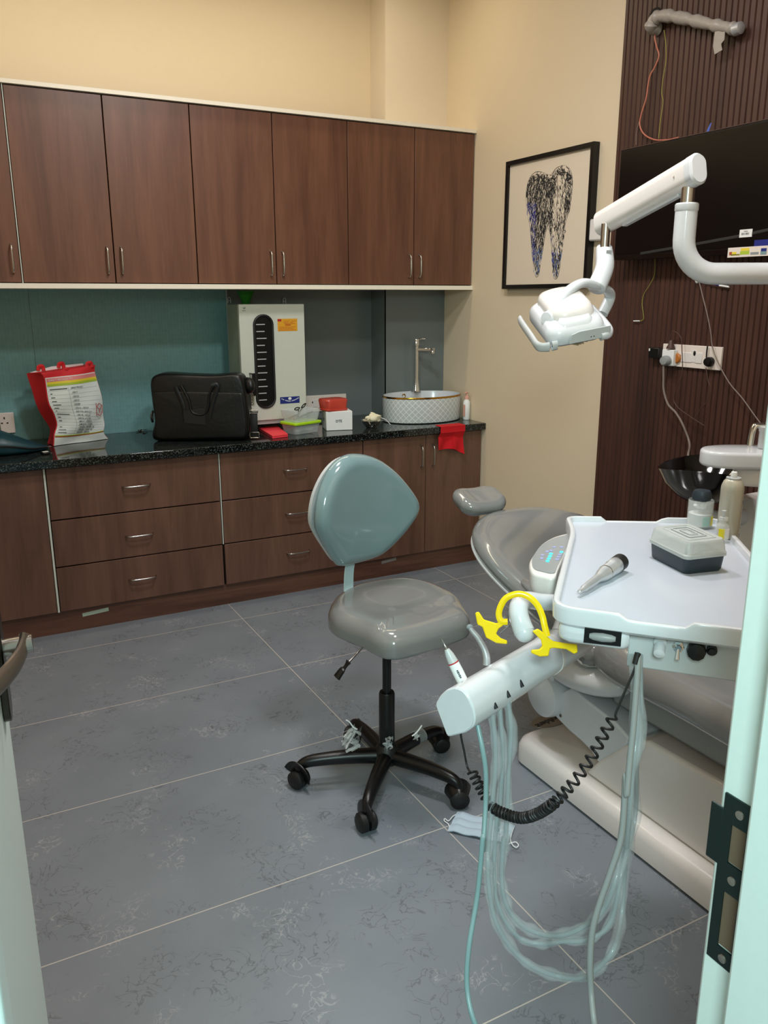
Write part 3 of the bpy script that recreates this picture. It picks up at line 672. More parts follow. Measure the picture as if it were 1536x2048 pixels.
# --- teal pouch with zip
pc = [(0.02, 4.10), (0.02, 3.99), (0.06, 3.90), (0.20, 3.885), (0.31, 3.915), (0.385, 3.985), (0.36, 4.03), (0.26, 4.085), (0.14, 4.11)]
t = thing('leather_pouch', 'dark teal leather zip pouch left of the tote bag', 'pouch', (0.2, 4.0, ZC))
def pb(p):
    f = max(0.25, min(1, (0.42 - p.x) / 0.22)); return V(p.x, p.y, ZC + 0.001 + (p.z - ZC - 0.001) * f)
build(MB().cushion([(x, y_, ZC + 0.001) for x, y_ in pc], (0, 0, 1), 0.085, 0.045, 0.014, n=60, bend=pb, bot=0.03), 'body', 'teal_leather', t)
zz = [pb(V(x, y_ - 0.004, ZC + 0.046)) for x, y_ in pc[1:6]]
build(MB().tube(zz, 0.0035, 6, 30), 'zip', 'rubber', t)
build(MB().tube([zz[-1] + V(-.004, -.004, 0), zz[-1] + V(.006, -.006, .004), zz[-1] + V(.014, -.004, .002)], 0.0022, 6), 'zip_pull', 'steel', t)
kp = V((0.361,3.874,0.806))
t = thing('key_fob', 'small black and white key fob beside the teal pouch', 'key fob', (kp.x, kp.y, ZC))
build(MB().obox(kp + V(0, 0, 0.006), (1, .2, 0), (-.2, 1, 0), (0.032, 0.045, 0.010)), 'case', 'black', t, bevel=0.003)
build(MB().obox(kp + V(0, -0.006, 0.0115), (1, .2, 0), (-.2, 1, 0), (0.024, 0.014, 0.002)), 'label_plate', 'paper', t)

# --- wall socket by the pouch and socket behind the containers
def socket_plate(name, label, x0, x1, z0, z1, y_, grp=None):
    t = thing(name, label, 'socket', ((x0 + x1) / 2, y_, z0), grp)
    build(MB().box((x0, y_ - 0.011, z0), (x1, y_ - 0.0005, z1)), 'plate', 'socket', t, bevel=0.003); return t
a, b = V((0.199,4.310,0.944)), V((0.280,4.310,0.866))
t = socket_plate('wall_socket', 'white wall socket above the teal pouch', 0.215, b.x, 0.845, a.z, YB - 0.006)
sk = V((0.236,4.310,0.903)); mb = MB()
for dx, dz, w_, h_ in ((0, .016, .006, .010), (-.012, -.008, .008, .006), (.012, -.008, .008, .006)): mb.obox((sk.x + dx, YB - 0.0172, sk.z + dz), (1, 0, 0), (0, 1, 0), (w_, .0012, h_))
build(mb, 'pin_holes', 'black', t)
a, b = V((1.790,4.310,0.935)), V((2.050,4.310,0.784))
t = socket_plate('wall_socket', 'white wall socket half hidden behind the red tub and plastic boxes', a.x, b.x, 0.845, V((1.913,4.310,0.937)).z, YB - 0.005)
mb = MB(); mb.obox((V((1.838,4.310,0.899)).x, YB - 0.0165, V((1.838,4.310,0.899)).z), (1, 0, 0), (0, 1, 0), (.008, .001, .010))
build(mb, 'pin_holes', 'black', t)
build(MB().box((a.x + .05, YB - 0.0185, .87), (a.x + .075, YB - .015, .915)), 'switch', 'white_w', t, bevel=0.002)

# --- coral card stack
rc = [V(p) for p in [(1.420,4.053,0.806),(1.388,3.769,0.806),(1.477,3.788,0.806),(1.529,4.070,0.806)]]
t = thing('coral_booklet', 'flat coral red booklet on the worktop in front of the steriliser', 'booklet', (1.45, 3.93, ZC))
build(MB().prism([p + V(0, 0, 0.001) for p in rc], (0, 0, 0.008)), 'pages', 'red_card', t, bevel=0.001)
build(MB().prism([p + V(0, 0, 0.0095) for p in rc], (0, 0, 0.006)), 'cover', 'red_card', t, bevel=0.001)

# --- plastic boxes
ux_, uy_ = V(.95, .31, 0).normalized(), V(-.31, .95, 0).normalized()
pcn = V(1.590, 3.893, 0)
def cup(cen, z0, z1, w0, d0, w1, d1, r=0.015, th=0.0016):
    mb = MB(); a_ = rrect(V(cen.x, cen.y, z0), ux_, uy_, w0, d0, r); b_ = rrect(V(cen.x, cen.y, z1), ux_, uy_, w1, d1, r); c_ = rrect(V(cen.x, cen.y, z1), ux_, uy_, w1 - 2 * th, d1 - 2 * th, r); d_ = rrect(V(cen.x, cen.y, z0 + th), ux_, uy_, w0 - 2 * th, d0 - 2 * th, r)
    return mb.loft([a_, b_, c_, d_])
t = thing('storage_box', 'clear plastic box with a lime green lid, under the open clear tub', 'box', (pcn.x, pcn.y, ZC))
build(cup(pcn, ZC + 0.001, 0.853, 0.152, 0.105, 0.168, 0.120), 'tub', 'clear', t)
build(MB().prism(rrect((pcn.x, pcn.y, 0.8535), ux_, uy_, 0.182, 0.134, 0.018), (0, 0, 0.013)), 'lid', 'green_lid', t, bevel=0.003)
for nm, pz, rr, mt_ in (('blue_packet', (-.01, .008, .022), (.045, .030, .017), 'mask'), ('white_packet', (.035, -.018, .02), (.03, .022, .014), 'paper'), ('grey_packet', (-.045, -.02, .018), (.022, .022, .014), 'palegrey')):
    p = pcn + ux_ * pz[0] + uy_ * pz[1] + V(0, 0, ZC + pz[2]); single(MB().ball(p, rr, 12, 8), nm, mt_, {'blue_packet': 'crumpled blue packet inside the green lidded box', 'white_packet': 'small white packet inside the green lidded box', 'grey_packet': 'small grey packet in the corner of the green lidded box'}[nm], 'packet', (p.x, p.y, p.z - rr[2]))
t = thing('open_tub', 'open clear plastic tub of instruments standing on the lime green lid', 'tub', (pcn.x, pcn.y, 0.867))
build(cup(pcn, 0.867, 0.926, 0.150, 0.105, 0.176, 0.128), 'tub', 'clear', t)
t = thing('scissors', 'black-handled scissors sticking out of the open clear tub', 'scissors', (pcn.x, pcn.y, 0.88))
s0 = pcn + V(-0.02, 0, 0.93)
mb = MB()
mb.tube([s0 + V(-.012, 0, -.004), s0 + V(0, .0, .004), s0 + V(.016, 0, .002), s0 + V(.003, 0, -.008)], 0.0028, 6, 20, closed=True)
mb.tube([s0 + V(.026, .0, .002), s0 + V(.036, .0, .016), s0 + V(.050, 0, .022), s0 + V(.040, 0, .006)], 0.0028, 6, 20, closed=True)
build(mb, 'handle', 'black', t); build(MB().tube([s0 + V(.010, 0, 0), s0 + V(.006, 0, -.046)], 0.003, 6).tube([s0 + V(.030, 0, 0), s0 + V(.0, 0.01, -.046)], 0.003, 6), 'blade', 'steel', t)
for k, (dx, dy, ln_) in enumerate(((.045, .02, .1), (-.05, .02, .07), (.03, -.025, .09))):
    p = pcn + ux_ * dx * .5 + uy_ * dy + V(0, 0, .874 + .008 * k)
    single(MB().tube([p - ux_ * ln_ * .5, p + ux_ * ln_ * .5 + V(0, 0, .018)], 0.004, 8), 'instrument', 'steel' if k else 'midgrey', 'slim metal instrument lying in the open clear tub', 'instrument', tuple(p), 'instruments in the open tub')
# --- white carton and red tub
bx, by = V(.97, -.245, 0).normalized(), V(.245, .97, 0).normalized()
c0 = V(1.722, 3.869, ZC + .001); cc = c0 + bx * 0.069 + by * 0.066
t = thing('white_carton', 'white cardboard carton with small black print under the red tub', 'carton', (cc.x, cc.y, ZC))
cb = build(MB().obox(cc + V(0, 0, 0.049), bx, by, (0.138, 0.132, 0.098)), 'box', 'paper', t, bevel=0.002)
text('print', 'DTE', 0.018, c0 + bx * 0.066 - by * 0.001 + V(0, 0, 0.048), bx, (0, 0, 1), 'ink_grey', cb, bold=0.0004)
mb = MB().obox(c0 - bx * 0.0006 + by * 0.07 + V(0, 0, 0.055), bx, by, (0.0008, 0.05, 0.003)); mb.obox(c0 - bx * 0.0006 + by * 0.07 + V(0, 0, 0.045), bx, by, (0.0008, 0.035, 0.003)); build(mb, 'side_print', 'ink_grey', cb)
rcn = c0 + bx * 0.048 + by * 0.062; rcn.z = 0; rz = ZC + 0.1005
t = thing('red_tub', 'red plastic tub upside down on the white carton', 'tub', (rcn.x, rcn.y, rz))
u1, u2 = V(.99, .1, 0).normalized(), V(-.1, .99, 0).normalized()
build(MB().loft([rrect(rcn + V(0, 0, rz), u1, u2, .128, .105, .02), rrect(rcn + V(0, 0, rz + .010), u1, u2, .132, .108, .02)]), 'rim', 'red_plastic', t, bevel=.002)
build(MB().loft([rrect(rcn + V(0, 0, rz + .010), u1, u2, .120, .098, .02), rrect(rcn + V(0, 0, rz + .052), u1, u2, .134, .108, .025), rrect(rcn + V(0, 0, rz + .060), u1, u2, .126, .100, .025)]), 'shell', 'red_plastic', t)
# --- steel bowl with cotton
bc = V(1.985, 3.865, ZC)
t = thing('steel_bowl', 'small steel bowl of cotton left of the round basin', 'bowl', tuple(bc))
build(MB().lathe([(0.025, 0.001), (0.030, 0.001), (0.046, 0.018), (0.058, 0.038), (0.061, 0.039), (0.061, 0.041), (0.056, 0.040), (0.044, 0.020), (0.028, 0.005), (0.001, 0.004)], bc, seg=36), 'bowl', 'chrome', t)
mb = MB(); random.seed(3)
for k in range(15):
    a_ = random.uniform(0, 2 * PI); r_ = random.uniform(0, .036); mb.ball(bc + V(r_ * math.cos(a_), r_ * math.sin(a_), .040 + random.uniform(0, .018)), (random.uniform(.014, .024), random.uniform(.014, .022), random.uniform(.007, .014)), 10, 7, Matrix.Rotation(random.uniform(0, 3), 3, 'X'))
mb.ball(bc + V(0.022, 0.01, 0.062), (0.030, 0.02, 0.010), 12, 8, Matrix.Rotation(0.6, 3, 'Y'))
single(mb, 'cotton_pads', 'cotton_w', 'cream cotton pads heaped in the small steel bowl', 'cotton', tuple(bc + V(0, 0, .03)))
single(MB().tube([bc + V(.040, -.01, .052), bc + V(.070, -.02, .040), bc + V(.096, -.03, .012)], 0.0018, 6, 12), 'plastic_straw', 'paper', 'thin white ejector tube leaning on the steel bowl', 'tube', tuple(bc + V(.09, -.03, 0)))

# --- basin
sc_ = V(2.365, 3.988, ZC + 0.001)
t = thing('wash_basin', 'oval white countertop basin with a diamond pattern and gold rim', 'basin', tuple(sc_))
A_, B_ = 0.235, 0.168
def ell(f, z, seg=72): return [sc_ + V(A_ * f * math.cos(2 * PI * j / seg), (B_ - A_ * (1 - f)) * math.sin(2 * PI * j / seg) if f > .5 else B_ * f * math.sin(2 * PI * j / seg), z) for j in range(seg)]
build(MB().loft([ell(.90, 0), ell(.985, .004), ell(1, .02), ell(1, .133)], cap=False), 'outer_wall', 'basin', t)
build(MB().loft([ell(1.002, .133), ell(1.004, .137), ell(1.0, .142), ell(.985, .143)], cap=False), 'gold_rim', 'gold', t)
build(MB().loft([ell(.985, .143), ell(.968, .141), ell(.95, .12), ell(.90, .05), ell(.75, .022), ell(.3, .015), ell(.01, .013)], cap=False), 'bowl', 'white', t)
build(MB().lathe([(.013, 0), (.013, .002), (.009, .003), (.008, -.002), (.001, -.002)], sc_ + V(-.03, B_ * .925, .118), (0, -1, 0), 20), 'overflow_ring', 'gold', t)
# --- faucet
fb = V(2.385, 4.088, ZC + .142)
t = thing('faucet', 'tall slim chrome tap standing over the round basin', 'tap', tuple(fb))
build(MB().loft([rrect(fb + V(0, 0, z), (1, 0, 0), (0, 1, 0), s_, s_, s_ * .3) for s_, z in ((.052, 0), (.052, .004), (.036, .012), (.026, .05), (.021, .08), (.021, .262))]), 'column', 'chrome', t)
build(MB().loft([rrect(fb + V(0, 0, z), (1, 0, 0), (0, 1, 0), s_, s_, s_ * .35) for s_, z in ((.021, .262), (.027, .264), (.027, .296), (.024, .300))]), 'valve', 'chrome', t)
sd = V(.78, -.62, 0).normalized()
build(MB().obox(fb + sd * .045 + V(0, 0, .243), sd, V(.62, .78, 0), (.09, .018, .014)).lathe([(.012, -.020), (.012, -.006), (.010, -.004), (.013, .0), (.013, .012)], fb + sd * .092 + V(0, 0, .240), seg=20), 'spout', 'chrome', t, bevel=.002)
build(MB().tube([fb + V(.004, 0, .295), fb + V(.03, -.004, .301), fb + V(.048, -.006, .300)], .004, 8, 10).ball(fb + V(.050, -.006, .300), .006, 10, 8), 'lever', 'chrome', t)
# --- soap bottle
sb = V(2.585, 3.865, ZC + .001)
t = thing('soap_bottle', 'white pump bottle with a pale pink pump, right of the basin', 'bottle', tuple(sb))
build(MB().lathe([(.001, 0), (.017, .0), (.019, .004), (.0195, .06), (.019, .100), (.012, .112), (.011, .116), (.001, .116)], sb, seg=24), 'bottle', 'paper', t)
bt = build(MB().lathe([(.012, .114), (.0125, .122), (.012, .130), (.006, .134), (.005, .150), (.001, .150)], sb, seg=20).tube([sb + V(.008, .0, .152), sb + V(-.008, -.006, .153), sb + V(-.020, -.012, .150)], .005, 8, 8, flat=.7), 'pump', 'pink', t)
build(MB().box((sb.x - .0199, sb.y - .014, sb.z + .02), (sb.x - .0185, sb.y + .006, sb.z + .085)), 'side_label', 'pink', t)
# --- red cloth hanging on the sink door
T0 = [(2.292,3.700,0.777),(2.347,3.700,0.775),(2.442,3.700,0.770)]
def cl(u, v): # u across, v down
    x = 2.312 + 0.155 * u + 0.004 * v * (1 if u > .5 else -1); lowest = 0.085 + 0.030 * u ** 3 + 0.003 * math.sin(u * 9)
    z = 0.775 - lowest * 1.12 * v; yy = 3.722 + 0.0 * v - 0.010 * math.sin(u * 11 + v * 2) * v - 0.012 * v * (u > .55)
    return V(x, yy, z)
mb = MB(); nu, nv = 30, 14
R_ = [[cl(i / nu, j / nv) for i in range(nu + 1)] for j in range(nv + 1)]
top = [[V(p.x, 3.722 - .024 + .0 * i, .8075 - .002) for i, p in enumerate(R_[0])]]
topb = [[V(p.x, 3.76, .8085) for p in R_[0]]]
edge_ = [[V(p.x, 3.6995, .800) for p in R_[0]]]; e2_ = [[V(p.x, 3.6985, .772) for p in R_[0]]]
R2 = topb + top + edge_ + e2_ + [[V(p.x, p.y - .022 * max(0, 1 - j / 4), p.z) for p in r] for j, r in enumerate(R_)]
R3 = [[p + V(0, -.0025, .0010) for p in r] for r in R2]
mb.loft([a_ + list(reversed(b_)) for a_, b_ in zip(R2, R3)])
single(mb, 'red_cloth', 'towel', 'small red cloth hanging from the worktop over the sink cabinet door', 'cloth', (2.38, 3.72, .70))

# ================================================================== RIGHT WALL
# --- framed picture
FX = 2.588
fy0, fy1, fz0, fz1 = 2.925, 3.556, 1.516, 2.120
t = thing('framed_picture', 'black framed picture of a tooth drawn in dark strokes', 'picture', (XR, 3.24, fz0))
mb = MB(); bw = 0.020
for a_, b_ in (((fy0, fz0), (fy1, fz0 + bw)), ((fy0, fz1 - bw), (fy1, fz1)), ((fy0, fz0 + bw), (fy0 + bw, fz1 - bw)), ((fy1 - bw, fz0 + bw), (fy1, fz1 - bw))):
    mb.box((FX - 0.012, a_[0], a_[1]), (XR - 0.001, b_[0], b_[1]))
build(mb, 'frame', 'frame', t)
pr = build(MB().box((FX, fy0 + bw, fz0 + bw), (XR - 0.002, fy1 - bw, fz1 - bw)), 'print', 'art_paper', t)
TO = [V(p) for p in [(2.587,3.368,2.034),(2.587,3.321,2.048),(2.587,3.267,2.036),(2.587,3.220,2.022),(2.587,3.183,2.046),(2.587,3.127,2.051),(2.587,3.089,2.032),(2.587,3.066,1.983),(2.587,3.066,1.907),(2.587,3.074,1.854),(2.587,3.100,1.802),(2.587,3.102,1.747),(2.587,3.117,1.653),(2.587,3.130,1.573),(2.587,3.158,1.559),(2.587,3.175,1.606),(2.587,3.189,1.704),(2.587,3.202,1.753),(2.587,3.215,1.785),(2.587,3.234,1.779),(2.587,3.247,1.723),(2.587,3.262,1.642),(2.587,3.274,1.584),(2.587,3.294,1.570),(2.587,3.317,1.602),(2.587,3.337,1.695),(2.587,3.356,1.796),(2.587,3.384,1.864),(2.587,3.399,1.940),(2.587,3.393,1.996)]]
TP = [(p.y, p.z) for p in cr(TO, 90, True)]
def inside(y_, z):
    r = False; j = len(TP) - 1
    for i in range(len(TP)):
        yi, zi = TP[i]; yj, zj = TP[j]
        if (zi > z) != (zj > z) and y_ < (yj - yi) * (z - zi) / (zj - zi) + yi: r = not r
        j = i
    return r
ymin, ymax = min(p[0] for p in TP), max(p[0] for p in TP); zmn, zmx = min(p[1] for p in TP), max(p[1] for p in TP)
random.seed(11); sk = {'ink': MB(), 'ink_blue': MB(), 'ink_pale_blue': MB()}
cnt = 0
for _ in range(20000):
    y_, z = random.uniform(ymin, ymax), random.uniform(zmn, zmx)
    if not inside(y_, z): continue
    u = (ymax - y_) / (ymax - ymin); v = (zmx - z) / (zmx - zmn)      # u 0 = left in view
    if v < .75 and .62 < u < .86 and v > .08 and random.random() < .62: continue
    if cnt > 2300: break
    cnt += 1
    L = random.uniform(.010, .034); an = PI / 2 + random.gauss(0, .28) + (.5 - u) * (.9 if v < .22 else .15) + (random.gauss(0, .8) if v < .14 else 0)
    bb = random.gauss(0, .0035); wd = random.uniform(.0006, .0018)
    dy, dz = -math.cos(an), -math.sin(an)
    P = [V(FX - .0005, y_ + dy * L * (s_ - .5) + dz * bb * math.sin(s_ * PI), z + dz * L * (s_ - .5) - dy * bb * math.sin(s_ * PI)) for s_ in (0, .33, .66, 1)]
    if not inside(P[0].y, P[0].z) or not inside(P[-1].y, P[-1].z): continue
    key = 'ink_blue' if (u < .25 and v > .28 and random.random() < .65) or (v > .6 and .5 < u < .68 and random.random() < .5) else ('ink_pale_blue' if v > .7 and random.random() < .3 else 'ink')
    sk[key].tube(P, lambda t_: wd * (0.35 + math.sin(PI * min(1, max(0, t_)))), 4, flat=.25, up=(1, 0, 0))
for k_, lb_ in (('ink', 'black_strokes'), ('ink_blue', 'blue_strokes'), ('ink_pale_blue', 'pale_blue_strokes')): o_ = build(sk[k_], lb_, k_, pr); o_['kind'] = 'stuff'
ol = MB().tube([V(FX - .0005, p[0], p[1]) for p in TP], lambda t_: .0007 + .0005 * math.sin(t_ * 60), 4, closed=True); build(ol, 'tooth_outline', 'ink', pr)

# --- small white box beside the picture
a, b = V((2.585,2.933,1.806)), V((2.585,2.850,1.713))
t = thing('wall_box', 'small white wall box behind the left end of the lamp arm', 'box', (XR, (a.y + b.y) / 2, b.z))
build(MB().box((2.580, b.y, b.z), (XR - .0005, a.y, a.z)), 'housing', 'white_w', t, bevel=.008)
build(MB().ball((2.592, b.y + .02, a.z + .006), (.010, .020, .012), 12, 8), 'black_sensor', 'black', t)

# --- television
ty0, ty1, tz0, tz1 = 1.93, 2.684, 1.622, 2.044
t = thing('television', 'black wall television with stickers along its lower edge', 'television', (2.54, 2.3, tz0))
build(MB().box((2.505, ty0, tz0), (2.545, ty1, tz1)), 'housing', 'black', t, bevel=.003)
build(MB().box((2.545, 2.15, 1.72), (2.5795, 2.5, 1.95)), 'wall_mount', 'black', t)
build(MB().box((2.5035, ty0 + .008, tz0 + .020), (2.506, ty1 - .008, tz1 - .008)), 'screen', 'screen', t)
build(MB().box((2.5015, ty0, tz0 + .0005), (2.506, ty1, tz0 + .016)), 'lower_bezel', 'black_gloss', t)
build(MB().box((2.5030, ty0, tz1 - .0015), (2.5445, ty1, tz1 + .0008)), 'top_edge', 'wire_brown', t)
tp = [(2.503,2.534,1.643),(2.503,2.290,1.662),(2.503,2.069,1.681),(2.503,1.958,1.694),(2.503,1.849,1.704)]
build(MB().tube(tp, .0055, 6, 12, flat=.12, up=(1, 0, 0)), 'clear_tape', M['ink_grey'] if False else mat('grey_film_tape', '#2f302f', .4), t)
a, b = V((2.502,2.070,1.701)), V((2.502,2.019,1.675))
st = build(MB().box((2.5015, b.y, b.z), (2.5034, a.y, a.z)), 'barcode_label', 'paper', t)
mb = MB(); random.seed(5)
for k in range(14): yy = a.y - (a.y - b.y) * (.18 + k * .045); mb.box((2.5010, yy - random.choice((.0005, .001)), a.z - (a.z - b.z) * .7), (2.5016, yy, a.z - (a.z - b.z) * .42))
mb.box((2.5010, a.y - (a.y - b.y) * .65, a.z - (a.z - b.z) * .28), (2.5016, a.y - (a.y - b.y) * .35, a.z - (a.z - b.z) * .22))
build(mb, 'bars', 'ink', st)
a, b = V((2.501,2.110,1.643)), V((2.501,1.945,1.610))
st = build(MB().box((2.4998, ty0 + .01, b.z), (2.5025, a.y, a.z)), 'energy_sticker', 'socket', t, label='long cream sticker with green, yellow and blue marks')
def stk(x0, y0_, x1, y1_, mt_, nm):
    A, B = V(x0), V(y0_)
for nm, mt_, A, B in (('green_mark', 'lime_print', (2.499,2.058,1.629), (2.499,2.020,1.618)), ('yellow_mark', 'yellow_print', (2.499,2.056,1.639), (2.499,2.021,1.630)), ('yellow_mark', 'yellow_print', (2.500,2.091,1.628), (2.499,2.073,1.620)),
                  ('brown_mark', 'brown_print', (2.500,2.103,1.629), (2.499,2.092,1.618)), ('olive_mark', 'wire_yellow', (2.499,2.095,1.621), (2.499,2.059,1.616)), ('blue_mark', 'navy', (2.499,1.974,1.635), (2.499,1.952,1.625)), ('teal_mark', 'hose_cyan', (2.499,1.975,1.625), (2.499,1.951,1.614)), ('grey_mark', 'midgrey', (2.499,2.015,1.624), (2.499,1.982,1.616))):
    A, B = V(A), V(B); build(MB().box((2.4993, B.y, B.z), (2.5000, A.y, A.z)), nm, mt_, st)
a, b = V((2.501,2.005,1.663)), V((2.501,1.949,1.639))
build(MB().box((2.5005, ty0 + .01, b.z), (2.5034, a.y, a.z)), 'blue_sticker', 'ink_blue', t)

# --- wrapped air conditioner pipe and loose wires
pp_ = [(2.545,2.606,2.471),(2.545,2.591,2.495),(2.545,2.545,2.494),(2.545,2.475,2.470),(2.545,2.396,2.439),(2.545,2.309,2.403),(2.545,2.237,2.376),(2.545,2.202,2.364)]
t = thing('wrapped_pipe', 'grey tape wrapped pipe stub coming out of the slatted wall', 'pipe', pp_[2])
random.seed(2)
build(MB().tube([V(2.578, pp_[0][1], pp_[0][2])] + pp_, lambda t_: .024 - .006 * t_ + .0022 * math.sin(t_ * 50) + .0016 * math.sin(t_ * 91), 14, 60), 'insulation', 'wrap', t)
build(MB().lathe([(.013, 0), (.021, .004), (.020, .030), (.010, .036)], V(pp_[-1]) + V(0, .014, 0), (0, -1, 0), 14), 'foil_end', 'silver', t)
fl_ = [V(p) for p in [(2.535,2.288,2.382),(2.535,2.245,2.369),(2.535,2.244,2.340),(2.535,2.257,2.329),(2.535,2.249,2.309),(2.535,2.281,2.302),(2.535,2.291,2.330),(2.535,2.290,2.359)]]
build(MB().prism(fl_, (.002, 0, 0)), 'loose_tape_flap', 'wrap', t, label='loose pinkish tape flap hanging down')
hl = V((2.579,2.626,2.514)); build(MB().lathe([(.035, 0), (.034, .0018), (.001, .0018)], V(2.5799, hl.y, hl.z), (-1, 0, 0), 20), 'wall_hole_rim', 'dark_gap', t)
def wire(name, label, pts_, r, mt_, n=40, tip=None):
    t = thing(name, label, 'wire', tuple(pts_[-1]))
    build(MB().tube(pts_, r, 7, n), 'insulation', mt_, t)
    if tip: build(MB().tube(tip[0], tip[1], 7), 'bare_end', 'paper', t)
wire('coral_wire', 'coral pink wire looping from the wrapped pipe to the television top', [(2.566,2.585,2.468),(2.566,2.606,2.444),(2.566,2.593,2.405),(2.566,2.577,2.369),(2.566,2.594,2.333),(2.566,2.615,2.309),(2.566,2.623,2.274),(2.566,2.628,2.229),(2.566,2.647,2.178),(2.566,2.652,2.137),(2.566,2.623,2.098),(2.566,2.565,2.070),(2.566,2.493,2.059),(2.566,2.445,2.060)], .0028, 'wire_coral', 90)
wire('yellow_wire', 'thin yellow-green wire hanging straight down to the television', [(2.568,2.562,2.453),(2.568,2.547,2.394),(2.568,2.541,2.337),(2.568,2.549,2.283),(2.568,2.550,2.235),(2.568,2.540,2.200),(2.568,2.545,2.144),(2.568,2.548,2.072)], .0016, 'wire_yellow', 60)
wire('thin_grey_wire', 'thin grey wire at the left above the television corner', [(2.572,2.663,2.152),(2.572,2.675,2.115),(2.572,2.671,2.068)], .0013, 'wire_grey')
bp_ = [(2.530,2.264,2.077),(2.530,2.272,2.059),(2.530,2.278,2.041)]
single(MB().tube([V(p) for p in bp_] , lambda t_: .002 + .006 * t_, 8, 10, flat=.4, up=(1, 0, 0)), 'blue_tag', 'blue_tie', 'blue plastic tag sticking up behind the television top edge', 'tag', bp_[-1])
wire('loose_wire', 'thin wire dangling below the television with a bare white tip', [(2.572,2.522,1.628),(2.572,2.518,1.565),(2.572,2.539,1.524),(2.572,2.567,1.488),(2.572,2.573,1.451),(2.572,2.563,1.413),(2.572,2.559,1.388),(2.572,2.579,1.380)], .0014, 'wire_yellow', 50, ([(2.571,2.578,1.380),(2.571,2.613,1.379)], .0024))
wire('connector_wire', 'short dark wire with pale connector below the lamp pipe', [(2.570,2.296,1.547),(2.570,2.273,1.540),(2.570,2.238,1.525),(2.570,2.194,1.517)], .0022, 'navy', 30, ([(2.570,2.192,1.517),(2.570,2.149,1.511)], .0035))
wire('long_brown_wire', 'long thin brown wire crossing the socket panel to the spittoon', [(2.553,2.277,1.542),(2.553,2.251,1.482),(2.553,2.221,1.414),(2.553,2.196,1.347),(2.553,2.182,1.296),(2.553,2.148,1.238),(2.553,2.089,1.169),(2.553,2.027,1.120),(2.553,1.970,1.067),(2.553,1.937,1.038)], .0022, 'wire_grey', 70)
single(MB().ball((2.565,2.293,1.539), (.008, .009, .014), 10, 8), 'wire_knot', 'paper', 'small pale wire knot under the horizontal lamp pipe', 'wire', (2.565,2.293,1.539))
# --- socket panel, plugs, adapter
a, b = V((2.570,2.409,1.291)), V((2.570,2.151,1.209))
pz0, pz1 = V((2.570,2.151,1.209)).z, V((2.570,2.162,1.295)).z
t = thing('socket_panel', 'wide white socket and switch panel on the slatted wall', 'socket', (2.57, (a.y + b.y) / 2, pz0))
build(MB().box((2.569, b.y, pz0), (2.5795, a.y + .03, pz1)), 'plate', 'socket', t, bevel=.002)
for x0, x1 in ((780, 862), (905, 952)):
    A, B = V((2.568,2.341,1.267)), V((2.568,2.289,1.229))
    if x0 != 780: A, B = V((2.568,2.269,1.269)), V((2.568,2.238,1.229))
    build(MB().box((2.5665, B.y, B.z), (2.570, A.y, A.z)), 'switch', 'white_w', t, bevel=.0015)
A, B = V((2.568,2.291,1.277)), V((2.568,2.266,1.231))
build(MB().box((2.5672, B.y, B.z), (2.570, A.y, A.z)), 'regulator', 'white_w', t, bevel=.001)
A = V((2.567,2.275,1.266)); build(MB().ball((2.567, A.y, A.z), (.003, .006, .010), 10, 8), 'indicator', 'black', t)
A, B = V((2.552,2.418,1.274)), V((2.552,2.359,1.212))
t = thing('plug_adapter', 'white cube plug adapter on the left of the socket panel', 'adapter', (2.55, (A.y + B.y) / 2, B.z))
build(MB().box((2.545, B.y, B.z), (2.5685, A.y, A.z)), 'body', 'paper', t, bevel=.002)
A2 = V((2.560,2.358,1.242)); build(MB().lathe([(.020, 0), (.020, .006), (.016, .010)], (2.5685, A2.y, A2.z), (-1, 0, 0), 8), 'orange_side', 'orange_plug', t)
pc_ = V((2.535,2.387,1.232))
t = thing('grey_plug', 'grey round plug with a thick grey cable in the cube adapter', 'plug', tuple(pc_))
build(MB().lathe([(.001, -.002), (.015, 0), (.020, .010), (.020, .020), (.012, .024)], (2.521, pc_.y, pc_.z), (1, 0, 0), 20, sx=1.2), 'plug', 'midgrey', t)
cab = [(2.530,2.390,1.204),(2.530,2.386,1.167),(2.530,2.379,1.117),(2.530,2.351,1.064),(2.530,2.309,1.036),(2.530,2.269,0.995),(2.530,2.227,0.928)]
build(MB().tube([V(2.53, pc_.y + .004, pc_.z)] + cab + [(2.450,2.157,0.900),(2.450,2.153,0.865)], .0042, 8, 60), 'cable', 'wire_grey', t)
q_ = V((2.545,2.387,1.288)); t = thing('brown_plug', 'dark brown plug on top of the cube adapter', 'plug', tuple(q_))
build(MB().lathe([(.017, 0), (.017, .006), (.011, .016), (.009, .030), (.006, .034)], (2.557, q_.y, V((2.545,2.385,1.277)).z), (0, 0, 1), 14), 'plug', 'wire_brown', t)
build(MB().tube([(2.550,2.392,1.308),(2.550,2.381,1.343),(2.550,2.357,1.341),(2.550,2.332,1.320),(2.550,2.322,1.271),(2.550,2.313,1.213),(2.550,2.314,1.172),(2.550,2.333,1.134),(2.550,2.343,1.087),(2.550,2.328,1.061),(2.550,2.286,1.038),(2.550,2.181,0.999)], .0017, 7, 80), 'cord', 'wire_brown', t)
q_ = V((2.545,2.195,1.239)); t = thing('black_plug', 'black round plug on the right side of the socket panel', 'plug', tuple(q_))
build(MB().lathe([(.001, -.004), (.014, -.002), (.018, .006), (.018, .022), (.014, .024)], (2.545, q_.y, q_.z), (1, 0, 0), 20), 'plug', 'black', t)
build(MB().tube([(2.560,2.211,1.296),(2.560,2.212,1.272),(2.560,2.211,1.246)], .0028, 7, 16), 'cord', 'black', t)
